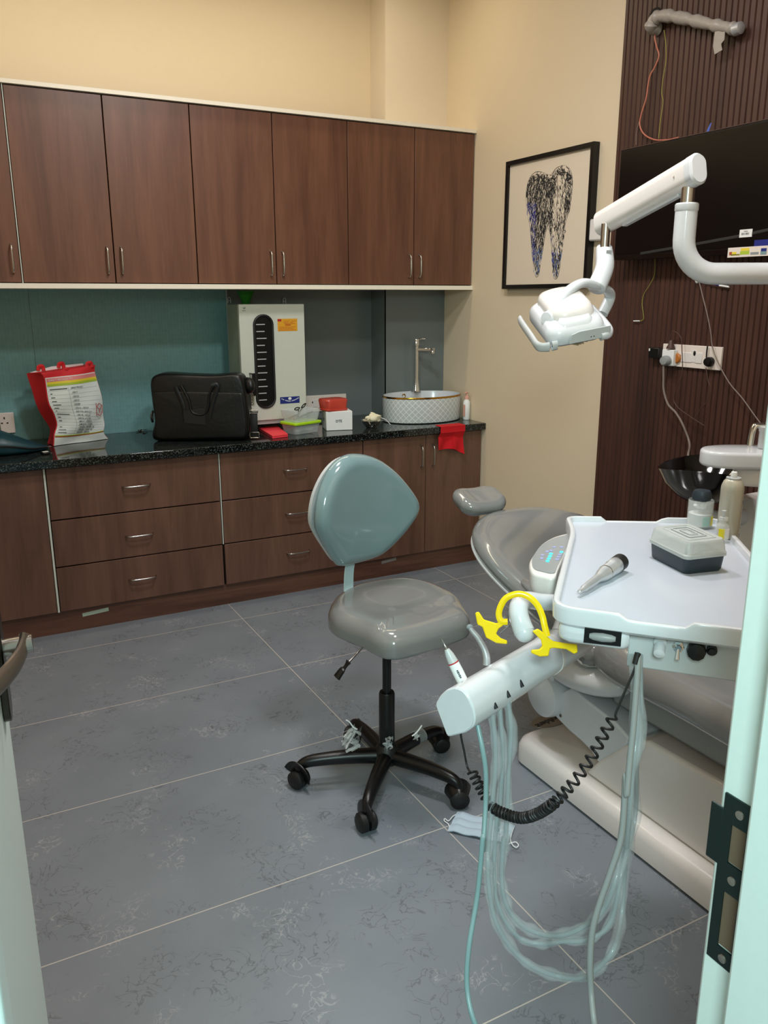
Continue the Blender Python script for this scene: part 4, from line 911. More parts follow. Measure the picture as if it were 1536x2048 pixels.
build(MB().tube([(2.550,2.200,1.217),(2.550,2.186,1.174),(2.550,2.173,1.144),(2.550,2.179,1.095),(2.550,2.208,1.056),(2.550,2.234,1.012)], .0018, 7, 40), 'cord', 'wire_brown', t)
A, B = V((2.560,2.496,1.278)), V((2.560,2.439,1.236))
t = thing('black_charger', 'small black charger block left of the socket panel', 'charger', (2.57, A.y, B.z))
build(MB().box((2.548, B.y, B.z), (2.5795, A.y, A.z)), 'body', 'black', t, bevel=.004)
build(MB().box((2.5470, A.y - .010, A.z - .014), (2.5485, A.y - .004, A.z - .004)), 'mark', 'paper', t)

# ================================================================== STOOL
HX, HY = 1.087, 2.026
f_ = V(.30, -.954, 0); s_x = V(.954, .30, 0)
t = thing('dental_stool', 'grey vinyl stool with cyan light painted on its backrest and black five-star base', 'stool', (HX, HY, 0))
SO = [V(p) for p in [(0.970,2.196,0.512),(1.014,2.261,0.512),(1.074,2.311,0.512),(1.146,2.339,0.512),(1.244,2.337,0.512),(1.329,2.306,0.512),(1.377,2.215,0.512),(1.386,2.107,0.512),(1.362,2.010,0.512),(1.325,1.934,0.512),(1.254,1.904,0.512),(1.130,1.884,0.512),(1.060,1.881,0.512),(1.028,1.892,0.512),(1.007,1.924,0.512),(0.988,2.019,0.512),(0.962,2.100,0.512),(0.958,2.149,0.512)]]
scn = sum(SO, Vector()) / len(SO)
def sb_(p):
    d_ = (V(p.x, p.y, 0) - V(scn.x, scn.y, 0)); r_ = d_.length / .2; k_ = max(0, (p.z - .50) / .06)
    return V(p.x, p.y, p.z - .012 * k_ * max(0, 1 - r_ * 1.3) + .006 * k_ * min(1, r_) * (1 if d_.dot(f_) < .1 else -.6))
build(MB().cushion([V(p.x, p.y, .474) for p in SO], (0, 0, 1), .084, .050, .004, n=90, bend=sb_, bot=.014), 'seat', 'vinyl', t)
build(MB().prism([V(p.x, p.y, .464) for p in cr([scn + (p - scn) * .86 for p in SO], 50, True)], (0, 0, .011)), 'seat_pan', 'rubber', t)
BO = [V(p) for p in [(1.044,2.252,0.651),(1.115,2.275,0.644),(1.198,2.301,0.650),(1.260,2.320,0.686),(1.317,2.338,0.744),(1.342,2.346,0.794),(1.323,2.340,0.847),(1.260,2.320,0.927),(1.186,2.297,0.981),(1.109,2.273,1.003),(1.051,2.254,0.998),(1.002,2.239,0.967),(0.963,2.227,0.915),(0.943,2.220,0.862),(0.939,2.219,0.810),(0.959,2.225,0.764),(0.993,2.236,0.710),(1.021,2.245,0.669)]]
bnn = f_
build(MB().cushion([p - f_ * .028 for p in BO], f_, .058, .040, .002, n=90, bot=.02, bend=lambda p: p - f_ * (.020 * min(1, ((p - V(1.10, 2.25, .80)).dot(s_x) / .17) ** 2 * -1 + 0))), 'backrest', 'vinyl_cyan_lit', t)
bc_ = sum(BO, Vector()) / len(BO)
build(MB().prism([p - f_ * .036 for p in cr([bc_ + (p - bc_) * .95 for p in BO], 60, True)], f_ * .012), 'back_shell', 'palegrey', t)
bk_ = [V(p) for p in [(1.093,2.281,0.683),(1.094,2.281,0.639),(1.092,2.280,0.612),(1.086,2.278,0.583),(1.078,2.276,0.553),(1.080,2.276,0.528)]]
rr_ = []
for k, p in enumerate(cr(bk_, 16)):
    u = k / 15; o_ = -f_ * (.012 * math.sin(u * PI * 1.3)); rr_.append([p + s_x * .019 + o_, p + s_x * .019 + o_ + f_ * .005, p - s_x * .019 + o_ + f_ * .005, p - s_x * .019 + o_])
lastp = rr_[-1]; rr_.append([q_ + f_ * .03 + V(0, 0, -.012) for q_ in lastp]); rr_.append([V(q_.x, q_.y, .470) + f_ * .08 for q_ in lastp])
build(MB().loft(rr_), 'back_bracket', 'bracket', t)
build(MB().lathe([(.0245, .110), (.0245, .300), (.022, .306), (.0135, .306), (.0135, .462)], (HX, HY, 0), seg=28), 'gas_column', 'black', t)
build(MB().lathe([(.030, .062), (.040, .070), (.042, .098), (.034, .118), (.026, .128)], (HX, HY, 0), seg=28), 'hub', 'rubber', t)
CS = [(.828, 2.122), (1.090, 2.278), (.915, 1.830), (1.212, 1.803), (1.327, 2.094)]
for x, y_ in CS:
    d_ = (V(x, y_, 0) - V(HX, HY, 0)); L_ = d_.length; d_.normalize(); o_ = V(HX, HY, 0)
    leg = build(MB().tube([o_ + d_ * .02 + V(0, 0, .088), o_ + d_ * .12 + V(0, 0, .092), o_ + d_ * (L_ - .05) + V(0, 0, .088), o_ + d_ * (L_ - .012) + V(0, 0, .078), o_ + d_ * L_ + V(0, 0, .060)], lambda q: .0255 - .0125 * q, 12, 22), 'base_leg', 'black_satin', t)
    sd_ = V(-d_.y, d_.x, 0); cc_ = o_ + d_ * L_ + V(0, 0, .0295)
    an = random.uniform(-.8, .8); ax = (sd_ * math.cos(an) + d_ * math.sin(an)).normalized(); fw_ = V(-ax.y, ax.x, 0)
    wh_ = MB().lathe([(.006, -.028), (.022, -.027), (.029, -.021), (.029, -.004), (.008, -.003), (.008, .003), (.029, .004), (.029, .021), (.022, .027), (.006, .028)], cc_, ax, 26)
    w_ = build(wh_, 'caster_wheel', 'rubber', leg)
    build(MB().tube([cc_ + fw_ * .028 + V(0, 0, .002), cc_ + fw_ * .025 + V(0, 0, .020), cc_ + fw_ * .006 + V(0, 0, .035), cc_ - fw_ * .014 + V(0, 0, .031), cc_ - fw_ * .028 + V(0, 0, .014)], .029, 10, 16, flat=.18), 'caster_hood', 'black', leg)
lv = [(1.022,2.020,0.490),(0.997,2.007,0.481),(0.957,1.980,0.471),(0.931,1.967,0.462)]
lvo = build(MB().tube(lv, .0035, 8, 14), 'lever_rod', 'steel', t)
lk = [(0.927,1.959,0.468),(0.915,1.961,0.451),(0.907,1.963,0.443),(0.892,1.965,0.424)]
build(MB().tube(lk, lambda q: .0140 - .006 * math.sin(min(1, q / .55) * PI) + .008 * max(0, q - .55), 10, 16, flat=.5), 'lever_grip', 'black', lvo)
# crumpled transit film left on the base
def crumple(cen, size, n, seed, name, mt_, parent=None, label=None, cat=None, r=.0012):
    random.seed(seed); mb = MB(); cen = V(cen)
    for k in range(n):
        pts_ = [cen + V(random.uniform(-1, 1) * size[0], random.uniform(-1, 1) * size[1], random.uniform(-1, 1) * size[2]) for _ in range(4)]
        A = cr(pts_, 9); w_ = V(random.uniform(-1, 1), random.uniform(-1, 1), random.uniform(-1, 1)).normalized() * random.uniform(.004, .012)
        mb.loft([[p, p + w_, p + w_ + V(0, 0, r * .4), p + V(0, 0, r * .4)] for p in A])
    if parent is not None: return build(mb, name, mt_, parent)
    return single(mb, name, mt_, label, cat, tuple(cen))
crumple((0.971,2.045,0.165), (.030, .018, .036), 20, 4, 'transit_film', 'film', t)
crumple((1.064,1.971,0.162), (.012, .010, .022), 8, 5, 'transit_film', 'film', t)
crumple((1.122,1.905,0.202), (.008, .010, .014), 7, 6, 'transit_film', 'film', t)
for pts_ in ([(0.969,2.073,0.217),(0.978,2.067,0.211),(0.987,2.057,0.195),(0.997,2.050,0.189)], [(1.107,1.904,0.210),(1.121,1.900,0.221),(1.134,1.898,0.237),(1.136,1.898,0.241)]):
    build(MB().tube(pts_, .0022, 6, 14), 'film_edge', 'loop', t)
p0_, p1_ = V(HX, HY, .1), V(1.327, 2.094, .09)
build(MB().tube([p0_.lerp(p1_, .52), p0_.lerp(p1_, .64)], .024, 14), 'film_sleeve', 'film', t)

# ================================================================== PATIENT CHAIR
t = thing('patient_chair', 'grey vinyl dental patient chair on a white floor base', 'dental chair', (1.78, 1.5, 0))
bs = build(MB().loft([rrect((1.79, 1.33, z), (1, 0, 0), (0, 1, 0), w_, l_, .05, 6) for w_, l_, z in ((.54, 1.20, .004), (.56, 1.22, .010), (.56, 1.22, .062), (.545, 1.205, .082), (.52, 1.18, .092))]), 'floor_base', 'white_w', t)
build(MB().prism([(1.562, 1.655, .0915), (1.562, 1.600, .16), (1.562, 1.475, .29), (1.562, 1.42, .315), (1.562, .80, .34), (1.562, .745, .0915)], (.46, 0, 0)), 'column_cover', 'white_w', t, bevel=.012, bseg=3)
bd_ = V((1.670,1.948,0.093)); bdo = build(MB().lathe([(.001, 0), (.001, .0015), (.072, .0015), (.073, 0)][::-1], (bd_.x, bd_.y, .0922), (0, 0, 1), 36, sx=1, sy=.52), 'oval_badge', 'badge', bs, label='bronze oval badge with dark lettering')
text('lettering', 'Confident', .034, (bd_.x + .004, bd_.y, .0942), (-1, -.15, 0), (.15, -1, 0), 'ink', bdo, bold=.0006)
AR = [(1.572,1.821,0.201),(1.572,1.740,0.182),(1.572,1.684,0.175),(1.572,1.644,0.166),(1.572,1.604,0.141),(1.572,1.584,0.125),(1.572,1.511,0.225),(1.572,1.500,0.283),(1.572,1.550,0.302),(1.572,1.684,0.317),(1.572,1.744,0.328),(1.572,1.810,0.275),(1.572,1.836,0.226)]
build(MB().prism(AR, (.36, 0, 0)), 'lift_arm', 'white', t, bevel=.006)
scm = MB()
for px in ((1.572,1.783,0.216), (1.572,1.554,0.175)): scm.lathe([(.006, 0), (.005, .003), (.001, .003)], px, (-1, 0, 0), 12)
build(scm, 'screw', 'steel', t)
jc = V((1.555,1.851,0.262)); build(MB().lathe([(.001, -.012), (.055, -.010), (.070, .0), (.074, .015), (.074, .36), (.05, .372)], jc + V(-.01, 0, 0), (1, 0, 0), 40), 'pivot_drum', 'white', t)
oc = V((1.530,1.689,0.396)); build(MB().ball(oc + V(.05, 0, 0), (.075, .175, .052), 32, 16, Matrix.Rotation(math.radians(-9), 3, 'X')), 'side_cover', 'white', t)
build(MB().lathe([(.001, -.002), (.012, 0), (.013, .004)], V((1.520,1.782,0.357)), (1, 0, 0), 20), 'cover_cap', 'white', t)
build(MB().box((1.60, .80, .34), (1.98, 1.60, .455)), 'seat_frame', 'midgrey', t, bevel=.01)
so_ = [(1.505, 1.30, .455), (1.510, 1.55, .455), (1.58, 1.665, .455), (1.78, 1.69, .455), (1.98, 1.665, .455), (2.05, 1.55, .455), (2.055, 1.30, .455), (2.055, .95, .455), (2.00, .75, .455), (1.78, .70, .455), (1.56, .75, .455), (1.505, .95, .455)]
build(MB().cushion(so_, (0, 0, 1), .105, .060, .010, n=90, bot=.03), 'seat', 'vinyl', t)
eb = V(0, .955, .297); nb = V(0, -.297, .955); ob = V(1.785, 1.625, .405)
bo = []
prof = [(.00, .235), (.12, .262), (.30, .285), (.48, .292), (.62, .270), (.72, .215), (.79, .12), (.81, .0)]
for v_, h_ in prof: bo.append(ob + V(-h_, 0, 0) + eb * v_)
for v_, h_ in prof[-2::-1]: bo.append(ob + V(h_, 0, 0) + eb * v_)
def bb2(p):
    d_ = p - ob; u_ = d_.x / .29; k_ = max(0, d_.dot(nb) - .05) / .07
    return p + nb * (-.022 * k_ * max(0, 1 - u_ * u_) + .0)
build(MB().cushion(bo, nb, .120, .055, .006, n=100, bot=.10, bend=bb2), 'backrest', 'vinyl', t)
ctr = sum(bo, Vector()) / len(bo)
build(MB().tube([ctr + (p - ctr) * .985 + nb * .052 for p in cr(bo, 90, True)], .0045, 6, closed=True), 'shell_edge', 'palegrey', t)
hc = V((1.691,2.432,0.749)); he = V(.985, -.05, .0); hn = V(0, -.30, .954)
hh = []
for p in rrect(hc, he, hn.cross(he), .190, .150, .055, 6): hh.append(p)
def hb(p):
    u_ = (p - hc).dot(V(he)) / .10; k_ = max(0, (p - hc).dot(hn)) / .04
    return p + hn * (-.018 * k_ * max(0, 1 - u_ * u_))
build(MB().cushion([p - hn * .030 for p in hh], hn, .075, .036, .0, n=70, bot=.036, bend=hb), 'headrest', 'vinyl', t)
build(MB().tube([hc - hn * .03 + V(.02, 0, 0), ctr + eb * .26 + nb * .03], .016, 10, flat=.4), 'headrest_bar', 'steel', t)
ac = V((1.470,1.820,0.636)); build(MB().ball(ac + V(.01, -.06, -.004), (.036, .13, .020), 20, 12, Matrix.Rotation(math.radians(5), 3, 'X')), 'armrest', 'vinyl', t)
build(MB().tube([ac + V(.02, -.10, -.01), ac + V(.06, -.16, -.07), ac + V(.13, -.20, -.13)], .016, 10, 14), 'armrest_support', 'white', t)

# ================================================================== INSTRUMENT TRAY UNIT
TZ = 1.0
t = TRAY = thing('instrument_tray_unit', 'white instrument delivery table with raised rim and side keypad', 'dental tray unit', (1.13, 1.02, .83))
def roundpoly(P, r, n=5):
    out = []; L = len(P)
    for i in range(L):
        p, a_, b_ = V(P[i]), V(P[i - 1]), V(P[(i + 1) % L]); da, db = (a_ - p).normalized(), (b_ - p).normalized()
        rr2 = r[i] if hasattr(r, '__len__') else r
        A, B = p + da * rr2, p + db * rr2
        for k in range(n + 1):
            u_ = k / n; out.append(A * (1 - u_) ** 2 + p * 2 * u_ * (1 - u_) + B * u_ * u_)
    return out
TPg = [(1.192, 1.378, 0), (1.128, 1.282, 0), (.806, .953, 0), (1.070, .655, 0), (1.480, 1.198, 0)]
tp0 = roundpoly(TPg, [.03, .05, .045, .04, .03])
dense = []
for i in range(len(tp0)):
    a_, b_ = tp0[i], tp0[(i + 1) % len(tp0)]; n_ = max(1, int((b_ - a_).length / .012))
    for k in range(n_): dense.append(a_.lerp(b_, k / n_))
def offs(P, d):
    out = []; L = len(P)
    for i in range(L):
        tt = (P[(i + 1) % L] - P[i - 1]).normalized(); nn = V(-tt.y, tt.x, 0); out.append(P[i] + nn * d)
    return out
c0_ = sum(dense, Vector()) / len(dense)
sg = 1 if (offs(dense, .01)[0] - c0_).length < (dense[0] - c0_).length else -1
nf0, nf1 = V(.880, .869, 0), V(.945, .796, 0); nb0, nb1 = V(1.262, 1.334, 0), V(1.372, 1.265, 0)
def notch(p):
    def seg(a_, b_):
        d_ = b_ - a_; L_ = d_.length; d_.normalize(); s_ = (p - a_).dot(d_); off = ((p - a_) - d_ * s_).length
        if off > .03: return 0
        return max(0, min(1, min(s_, L_ - s_) / .010 + .3)) if -.003 < s_ < L_ + .003 else 0
    return max(seg(nf0, nf1), seg(nb0, nb1))
def ringz(ins, zf): return [V(p.x, p.y, zf(q_) if callable(zf) else zf) for p, q_ in zip(offs(dense, ins * sg), dense)]
rimz = lambda q_: TZ + .004 - .0095 * notch(q_)
rings = [ringz(.034, .964), ringz(.020, .966), ringz(.006, .970), ringz(.0, .976), ringz(-.001, lambda q_: rimz(q_) - .006), ringz(.0012, lambda q_: rimz(q_) - .001), ringz(.004, rimz), ringz(.008, rimz), ringz(.010, lambda q_: rimz(q_) - .001), ringz(.012, .9925)]
build(MB().loft(rings, cap=True), 'tray_body', 'white', t, sharp=30)
build(MB().prism([V(p.x, p.y, .9915) for p in ringz(.0125, 0)], (0, 0, .0015)), 'work_surface', 'tray', t)
# under-panel with controls
ed_ = V(.663, -.748, 0); ei = V(.748, .663, 0); c1 = V(.806, .953, 0)
def tpnt(s, d_, z): return c1 + ed_ * s + ei * d_ + V(0, 0, z)
build(MB().prism([tpnt(.030, .003, .942), tpnt(.117, .003, .942), tpnt(.122, .012, .942), tpnt(.122, .30, .942), tpnt(.022, .34, .942), tpnt(.008, .05, .942), tpnt(.012, .015, .942)], (0, 0, .030)), 'viewer_housing', 'white', t, bevel=.010, bseg=4)
cp_ = build(MB().prism([tpnt(.120, .028, .907), tpnt(.372, .028, .907), tpnt(.372, .30, .907), tpnt(.120, .30, .907)], (0, 0, .060)), 'control_panel', 'palegrey', t, bevel=.003)
DA = [V(p) for p in [(0.842,0.912,0.974),(0.879,0.870,0.974),(0.879,0.870,0.951),(0.842,0.913,0.949)]]
dw = build(MB().prism([p + ei * .0005 for p in DA], ei * .012), 'meter_window', 'black', t, label='black window with a ribbed grey roller')
dcn = sum(DA, Vector()) / 4; build(MB().lathe([(.004, -.020), (.0062, -.014), (.0075, 0), (.0062, .014), (.004, .020)], dcn + ei * .001, ed_, 16), 'roller', 'midgrey', dw)
KN = [V(p) for p in [(0.938,0.846,0.953),(0.956,0.826,0.953),(0.973,0.806,0.953),(0.988,0.790,0.955)]]
zk = -ei
k1 = build(MB().lathe([(.010, -.002), (.010, .006), (.0085, .007)], KN[0] + V(0, 0, .004), zk, 20), 'knob_collar', 'palegrey', cp_)
build(MB().lathe([(.008, .006), (.009, .010), (.0085, .026), (.001, .028)], KN[0] + V(0, 0, .002), (zk + V(0, 0, -.35)).normalized(), 12), 'white_knob', 'white', cp_)
build(MB().lathe([(.010, -.002), (.009, .003), (.005, .004), (.005, .010)], KN[1], zk, 6), 'toggle_nut', 'chrome', cp_)
build(MB().tube([KN[1] + zk * .008, KN[1] + zk * .016 + V(0, 0, -.016)], lambda q: .0016 + .0018 * q, 8), 'toggle_lever', 'chrome', cp_)
build(MB().lathe([(.012, -.002), (.0145, .004), (.0135, .016), (.001, .018)], KN[2], zk, 10), 'black_knob', 'black', cp_)
build(MB().lathe([(.008, -.002), (.008, .006), (.006, .007), (.005, .012), (.001, .012)], KN[3], zk, 14), 'black_button', 'rubber', cp_)
build(MB().tube([(1.22, 1.02, .905), (1.32, 1.05, .885), (1.60, 1.10, .875), (1.95, 1.24, .875), (2.14, 1.32, .84)], .022, 12, 30), 'support_arm', 'white', t)
# keypad tongue
KP = [V(p) for p in [(1.178,1.328,0.978),(1.159,1.332,0.978),(1.115,1.323,0.978),(1.055,1.291,0.978),(0.987,1.234,0.978),(0.953,1.197,0.978),(0.932,1.161,0.978),(0.936,1.136,0.978),(0.951,1.118,0.978),(0.997,1.159,0.978)]]
kpo = build(MB().cushion([V(p.x, p.y, .925) for p in KP], (0, 0, 1), .053, .008, .0, n=70, bot=.035), 'keypad_housing', 'white_w', t)
kc = sum(KP, Vector()) / len(KP)
build(MB().prism([kc + (p - kc) * .86 + V(0, 0, .0006) for p in cr(KP, 50, True)], (0, 0, .0012)), 'keypad_face', 'keypad', kpo)
for mt_, nm, L_ in (('led', 'lit_key', [(1.031,1.227,0.980),(1.019,1.215,0.980),(1.007,1.204,0.980),(0.995,1.193,0.980),(1.057,1.226,0.980)]), ('led_dim', 'key', [(1.066,1.259,0.980),(1.034,1.242,0.980),(1.011,1.228,0.980),(0.996,1.212,0.980),(1.079,1.252,0.980),(1.043,1.214,0.980),(1.030,1.203,0.980),(1.018,1.192,0.980),(1.045,1.243,0.980)])):
    for p in L_:
        p = V(p); build(MB().prism(rrect(p, ed_, ei, .007, .010, .002, 2), (0, 0, .0006)), nm, mt_, kpo)
# grip handle
gh = [(0.916,1.077,0.948),(0.883,1.073,0.956),(0.851,1.070,0.966),(0.827,1.059,0.966),(0.818,1.049,0.954),(0.817,1.039,0.939),(0.817,1.030,0.928)]
build(MB().tube(gh, lambda q: .0145 + .0035 * q, 16, 30).ball(gh[-1], .0172, 16, 10), 'grip_handle', 'white', t)
# instrument holder bar
bdv = V(.935, .35, 0).normalized()
BE = [V(p) for p in [(0.654,1.051,0.825),(0.657,1.042,0.843),(0.662,1.028,0.860),(0.668,1.012,0.870),(0.673,0.998,0.871),(0.677,0.987,0.862),(0.681,0.978,0.845),(0.682,0.974,0.827),(0.681,0.977,0.812),(0.676,0.991,0.796),(0.663,1.025,0.774)]]
BEr = roundpoly([tuple(p) for p in BE], .006, 3)
bar = build(MB().prism(BEr, bdv * .40), 'holder_bar', 'white', t, bevel=.003, sharp=25)
bcn = sum(BE, Vector()) / len(BE)
build(MB().prism([bcn + (p - bcn) * .93 - bdv * .0015 for p in BEr], bdv * .003), 'end_cap', 'white', bar)
build(MB().prism([bcn + (p - bcn) * 1.03 + bdv * .28 for p in BEr], bdv * .008), 'clamp_ring', 'white_w', bar)
ho = MB(); hpos = [(0.736,0.994,0.826),(0.772,1.008,0.831),(0.811,1.023,0.834)]
for p in hpos: build(MB().lathe([(.0035, -.012), (.0035, .003), (.001, .003)], p, (.2, -.6, -.8), 10), 'slot', 'ink', bar)
build(MB().tube([bcn + bdv * .33 + V(0, 0, .02), bcn + bdv * .38 + V(.02, 0, .08), tpnt(.14, .16, .91)], .022, 12, 14), 'bar_bracket', 'white', t)

# --- things on the tray
hz = .9935
ha, hb_ = V((0.889,0.983,1.008)), V((1.054,1.057,1.012)); hd_ = (hb_ - ha); hL = hd_.length; hd_.normalize()
ha.z = hz + .0085; hd_ = V(hd_.x, hd_.y, .045).normalized()
t = thing('handpiece', 'silver dental handpiece lying on the white tray', 'handpiece', (ha.x, ha.y, hz))
build(MB().lathe([(.0015, 0), (.0035, .002), (.0045, .016), (.006, .020), (.0062, .034), (.0068, .040), (.0075, .075), (.0085, .082), (.0120, .096), (.0125, .105), (.0132, .107), (.0135, .135), (.0145, .137), (.0148, hL - .026), (.0135, hL - .024)], ha, hd_, 28), 'body', 'silver', t)
build(MB().lathe([(.0140, hL - .025), (.0152, hL - .022), (.0152, hL - .004), (.0120, hL), (.001, hL)], ha, hd_, 28), 'end_collar', 'rubber', t)
build(MB().lathe([(.0127, .108), (.0137, .109), (.0137, .111), (.0127, .112)], ha, hd_, 28), 'ring', 'steel', t)
# box with frosted lid
q1, q2, q3 = V((1.162,1.088,0.995)), V((1.135,0.982,0.994)), V((1.214,0.965,0.995))
e1_ = (q3 - q2).normalized(); e2_ = (q1 - q2); e2_ = (e2_ - e1_ * e2_.dot(e1_)).normalized(); bwid, bdep = (q3 - q2).length, (q1 - q2).length
bcx = q2 + e1_ * bwid / 2 + e2_ * bdep / 2; bcx.z = 0
t = thing('plastic_case', 'slate black plastic case with a frosted clear lid on the tray', 'case', (bcx.x, bcx.y, hz))
bwid *= 1.06; bdep *= 1.06
def rb(w_, d_, z, r=.010): return rrect(bcx + V(0, 0, z), e1_, e2_, w_, d_, r, 4)
build(MB().loft([rb(bwid * .90, bdep * .92, hz), rb(bwid * .95, bdep * .95, hz + .004), rb(bwid, bdep, hz + .034)]), 'base', 'box_dark', t)
ld = build(MB().loft([rb(bwid * 1.05, bdep * 1.04, hz + .030), rb(bwid * 1.05, bdep * 1.04, hz + .036), rb(bwid * 1.01, bdep * 1.01, hz + .038), rb(bwid * .98, bdep * .98, hz + .055, .012), rb(bwid * .90, bdep * .92, hz + .060, .010)]), 'lid', 'clear_lid', t)
for w_, d_, z in ((.66, .72, .0605), (.42, .5, .0618), (.2, .28, .0625)):
    build(MB().tube(rb(bwid * w_, bdep * d_, hz + z, .004), .0013, 6, closed=True), 'lid_ridge', 'clear_lid', ld)
# spray can
cb_ = V((1.400,1.111,0.995)); cb_.z = hz + .0005
t = thing('spray_can', 'champagne metal spray can with a white nozzle at the back of the tray', 'spray can', tuple(cb_))
cr_ = .0225
build(MB().lathe([(cr_ * .9, 0), (cr_, .003), (cr_, .1021), (cr_ * .97, .1090), (cr_ * .82, .1185), (cr_ * .62, .1228), (cr_ * .62, .1233)], cb_, seg=36), 'can', 'can', t)
build(MB().lathe([(cr_ * .60, .1220), (cr_ * .64, .1237), (cr_ * .64, .1263), (cr_ * .5, .1272), (cr_ * .45, .1237), (.001, .1237)], cb_, seg=30), 'neck_ring', 'palegrey', t)
build(MB().lathe([(.0062, .1237), (.0062, .1349), (.0055, .1375), (.001, .1375)], cb_, seg=18), 'nozzle', 'paper', t)
tc_ = V(-.455, -.854, 0); sdx = V(.883, -.47, 0)
def patch(a0, a1, z0, z1, mt_, nm, par):
    mb = MB(); rw = []
    for k in range(9):
        a_ = a0 + (a1 - a0) * k / 8; d_ = tc_ * math.cos(a_) + sdx * math.sin(a_); rw.append([cb_ + d_ * (cr_ + .0003) + V(0, 0, z0), cb_ + d_ * (cr_ + .0003) + V(0, 0, z1), cb_ + d_ * (cr_ - .001) + V(0, 0, z1), cb_ + d_ * (cr_ - .001) + V(0, 0, z0)])
    return build(mb.loft(rw), nm, mt_, par)
can_o = t
patch(.25, 1.15, .074, .080, 'navy', 'blue_band', can_o); patch(.10, 1.0, .003, .011, 'navy', 'blue_band', can_o)
for z, a0, a1 in ((.098, -.8, -.1), (.090, -.8, -.3), (.084, -.8, -.2), (.072, -.7, -.1), (.066, -.7, -.2), (.060, -.7, -.15), (.095, .3, 1.0), (.089, .3, .9), (.055, .4, .9), (.022, .3, 1.0)):
    patch(a0, a1, z, z + .0016, 'ink_grey', 'print_line', can_o)
# cotton jar
jb = V((1.412,1.196,0.995)); jb.z = hz + .0005
t = thing('cotton_jar', 'clear jar of white cotton with a dark domed lid on the tray', 'jar', tuple(jb))
jr = .0265
build(MB().lathe([(jr * .95, 0), (jr, .003), (jr, .058), (jr * .96, .060), (jr * .94, .058), (jr * .94, .004), (.001, .003)], jb, seg=32), 'glass', 'glassy', t)
build(MB().lathe([(jr * .92, .004), (jr * .92, .030), (.001, .036)], jb, seg=28), 'liner', 'paper', t)
build(MB().lathe([(jr * .7, .060), (jr * .75, .064), (jr * .74, .073), (jr * .62, .080), (.001, .083)], jb, seg=28), 'lid', 'box_dark', t)
random.seed(9); mb = MB()
for k in range(14): a_ = random.uniform(0, 6.28); r_ = random.uniform(0, .014); mb.ball(jb + V(r_ * math.cos(a_), r_ * math.sin(a_), .044 + random.uniform(0, .008)), (.008, .007, .005), 8, 6)
mb.tube([jb + V(0, 0, .048), jb + V(.014, -.008, .058)], .002, 6); mb.tube([jb + V(0, 0, .048), jb + V(-.014, .004, .056)], .002, 6)
single(mb, 'cotton_wool', 'cotton', 'white cotton wool inside the clear jar on the tray', 'cotton', tuple(jb + V(0, 0, .04)))
patch_j = MB(); 
for a0, mt_, nm in ((-.1, 'mint_label', 'mint_label'), (.65, 'yellow_label', 'yellow_label')):
    rw = []
    for k in range(7):
        a_ = a0 + .6 * k / 6; d_ = tc_ * math.cos(a_) + sdx * math.sin(a_); rw.append([jb + d_ * (jr + .0004) + V(0, 0, z) for z in (.006, .026)] + [jb + d_ * (jr - .0008) + V(0, 0, z) for z in (.026, .006)])
    build(MB().loft(rw), nm, mt_, t)
# vial
vb = V((1.370,1.107,0.995)); vb.z = hz + .0005; vb -= V(.455, .854, 0) * .012
t = thing('glass_vial', 'small clear glass vial with yellow label between case and spray can', 'vial', tuple(vb))
vr = .0135
build(MB().lathe([(vr * .9, 0), (vr, .002), (vr, .028), (vr * .9, .034), (vr * .55, .038), (vr * .5, .043), (vr * .66, .044), (vr * .66, .050), (vr * .3, .051), (vr * .3, .044), (.001, .044)], vb, seg=26), 'glass', 'glassy', t)
rw = []
for k in range(8):
    a_ = -.9 + .9 * k / 7; d_ = tc_ * math.cos(a_) + sdx * math.sin(a_); rw.append([vb + d_ * (vr + .0004) + V(0, 0, z) for z in (.006, .028)] + [vb + d_ * (vr - .0008) + V(0, 0, z) for z in (.028, .006)])
build(MB().loft(rw), 'yellow_label', 'yellow_label', t)
rw = []
for k in range(8):
    a_ = .0 + .9 * k / 7; d_ = tc_ * math.cos(a_) + sdx * math.sin(a_); rw.append([vb + d_ * (vr + .0004) + V(0, 0, z) for z in (.006, .028)] + [vb + d_ * (vr - .0008) + V(0, 0, z) for z in (.028, .006)])
build(MB().loft(rw), 'white_label', 'paper', t)
build(MB().lathe([(.0022, .045), (.0030, .058), (.0045, .064), (.001, .064)], vb, seg=12), 'stopper', 'clear_lid', t)

# --- yellow cheek retractor on the grip
t = thing('cheek_retractor', 'bright yellow plastic cheek retractor hooked over the white grip', 'retractor', (0.806,1.034,0.943))
build(MB().tube([(0.788,1.040,0.949),(0.779,1.045,0.950),(0.777,1.050,0.961),(0.782,1.051,0.976),(0.791,1.048,0.989),(0.807,1.038,0.996),(0.820,1.026,0.992),(0.830,1.015,0.979),(0.834,1.006,0.962),(0.834,0.999,0.947),(0.835,0.992,0.931)], .0055, 10, 60, flat=2.2 * .28, up=-fwd), 'band', 'yellow', t)
LW = [(0.741,1.067,0.964),(0.747,1.065,0.966),(0.753,1.058,0.953),(0.770,1.047,0.947),(0.785,1.040,0.953),(0.787,1.038,0.949),(0.773,1.043,0.938),(0.768,1.043,0.930),(0.774,1.037,0.923),(0.783,1.031,0.919),(0.782,1.030,0.913),(0.766,1.039,0.915),(0.752,1.049,0.924),(0.749,1.056,0.941),(0.742,1.061,0.945)]
build(MB().prism(LW, fwd * .005), 'left_cheek_flange', 'yellow', t, bevel=.0018)
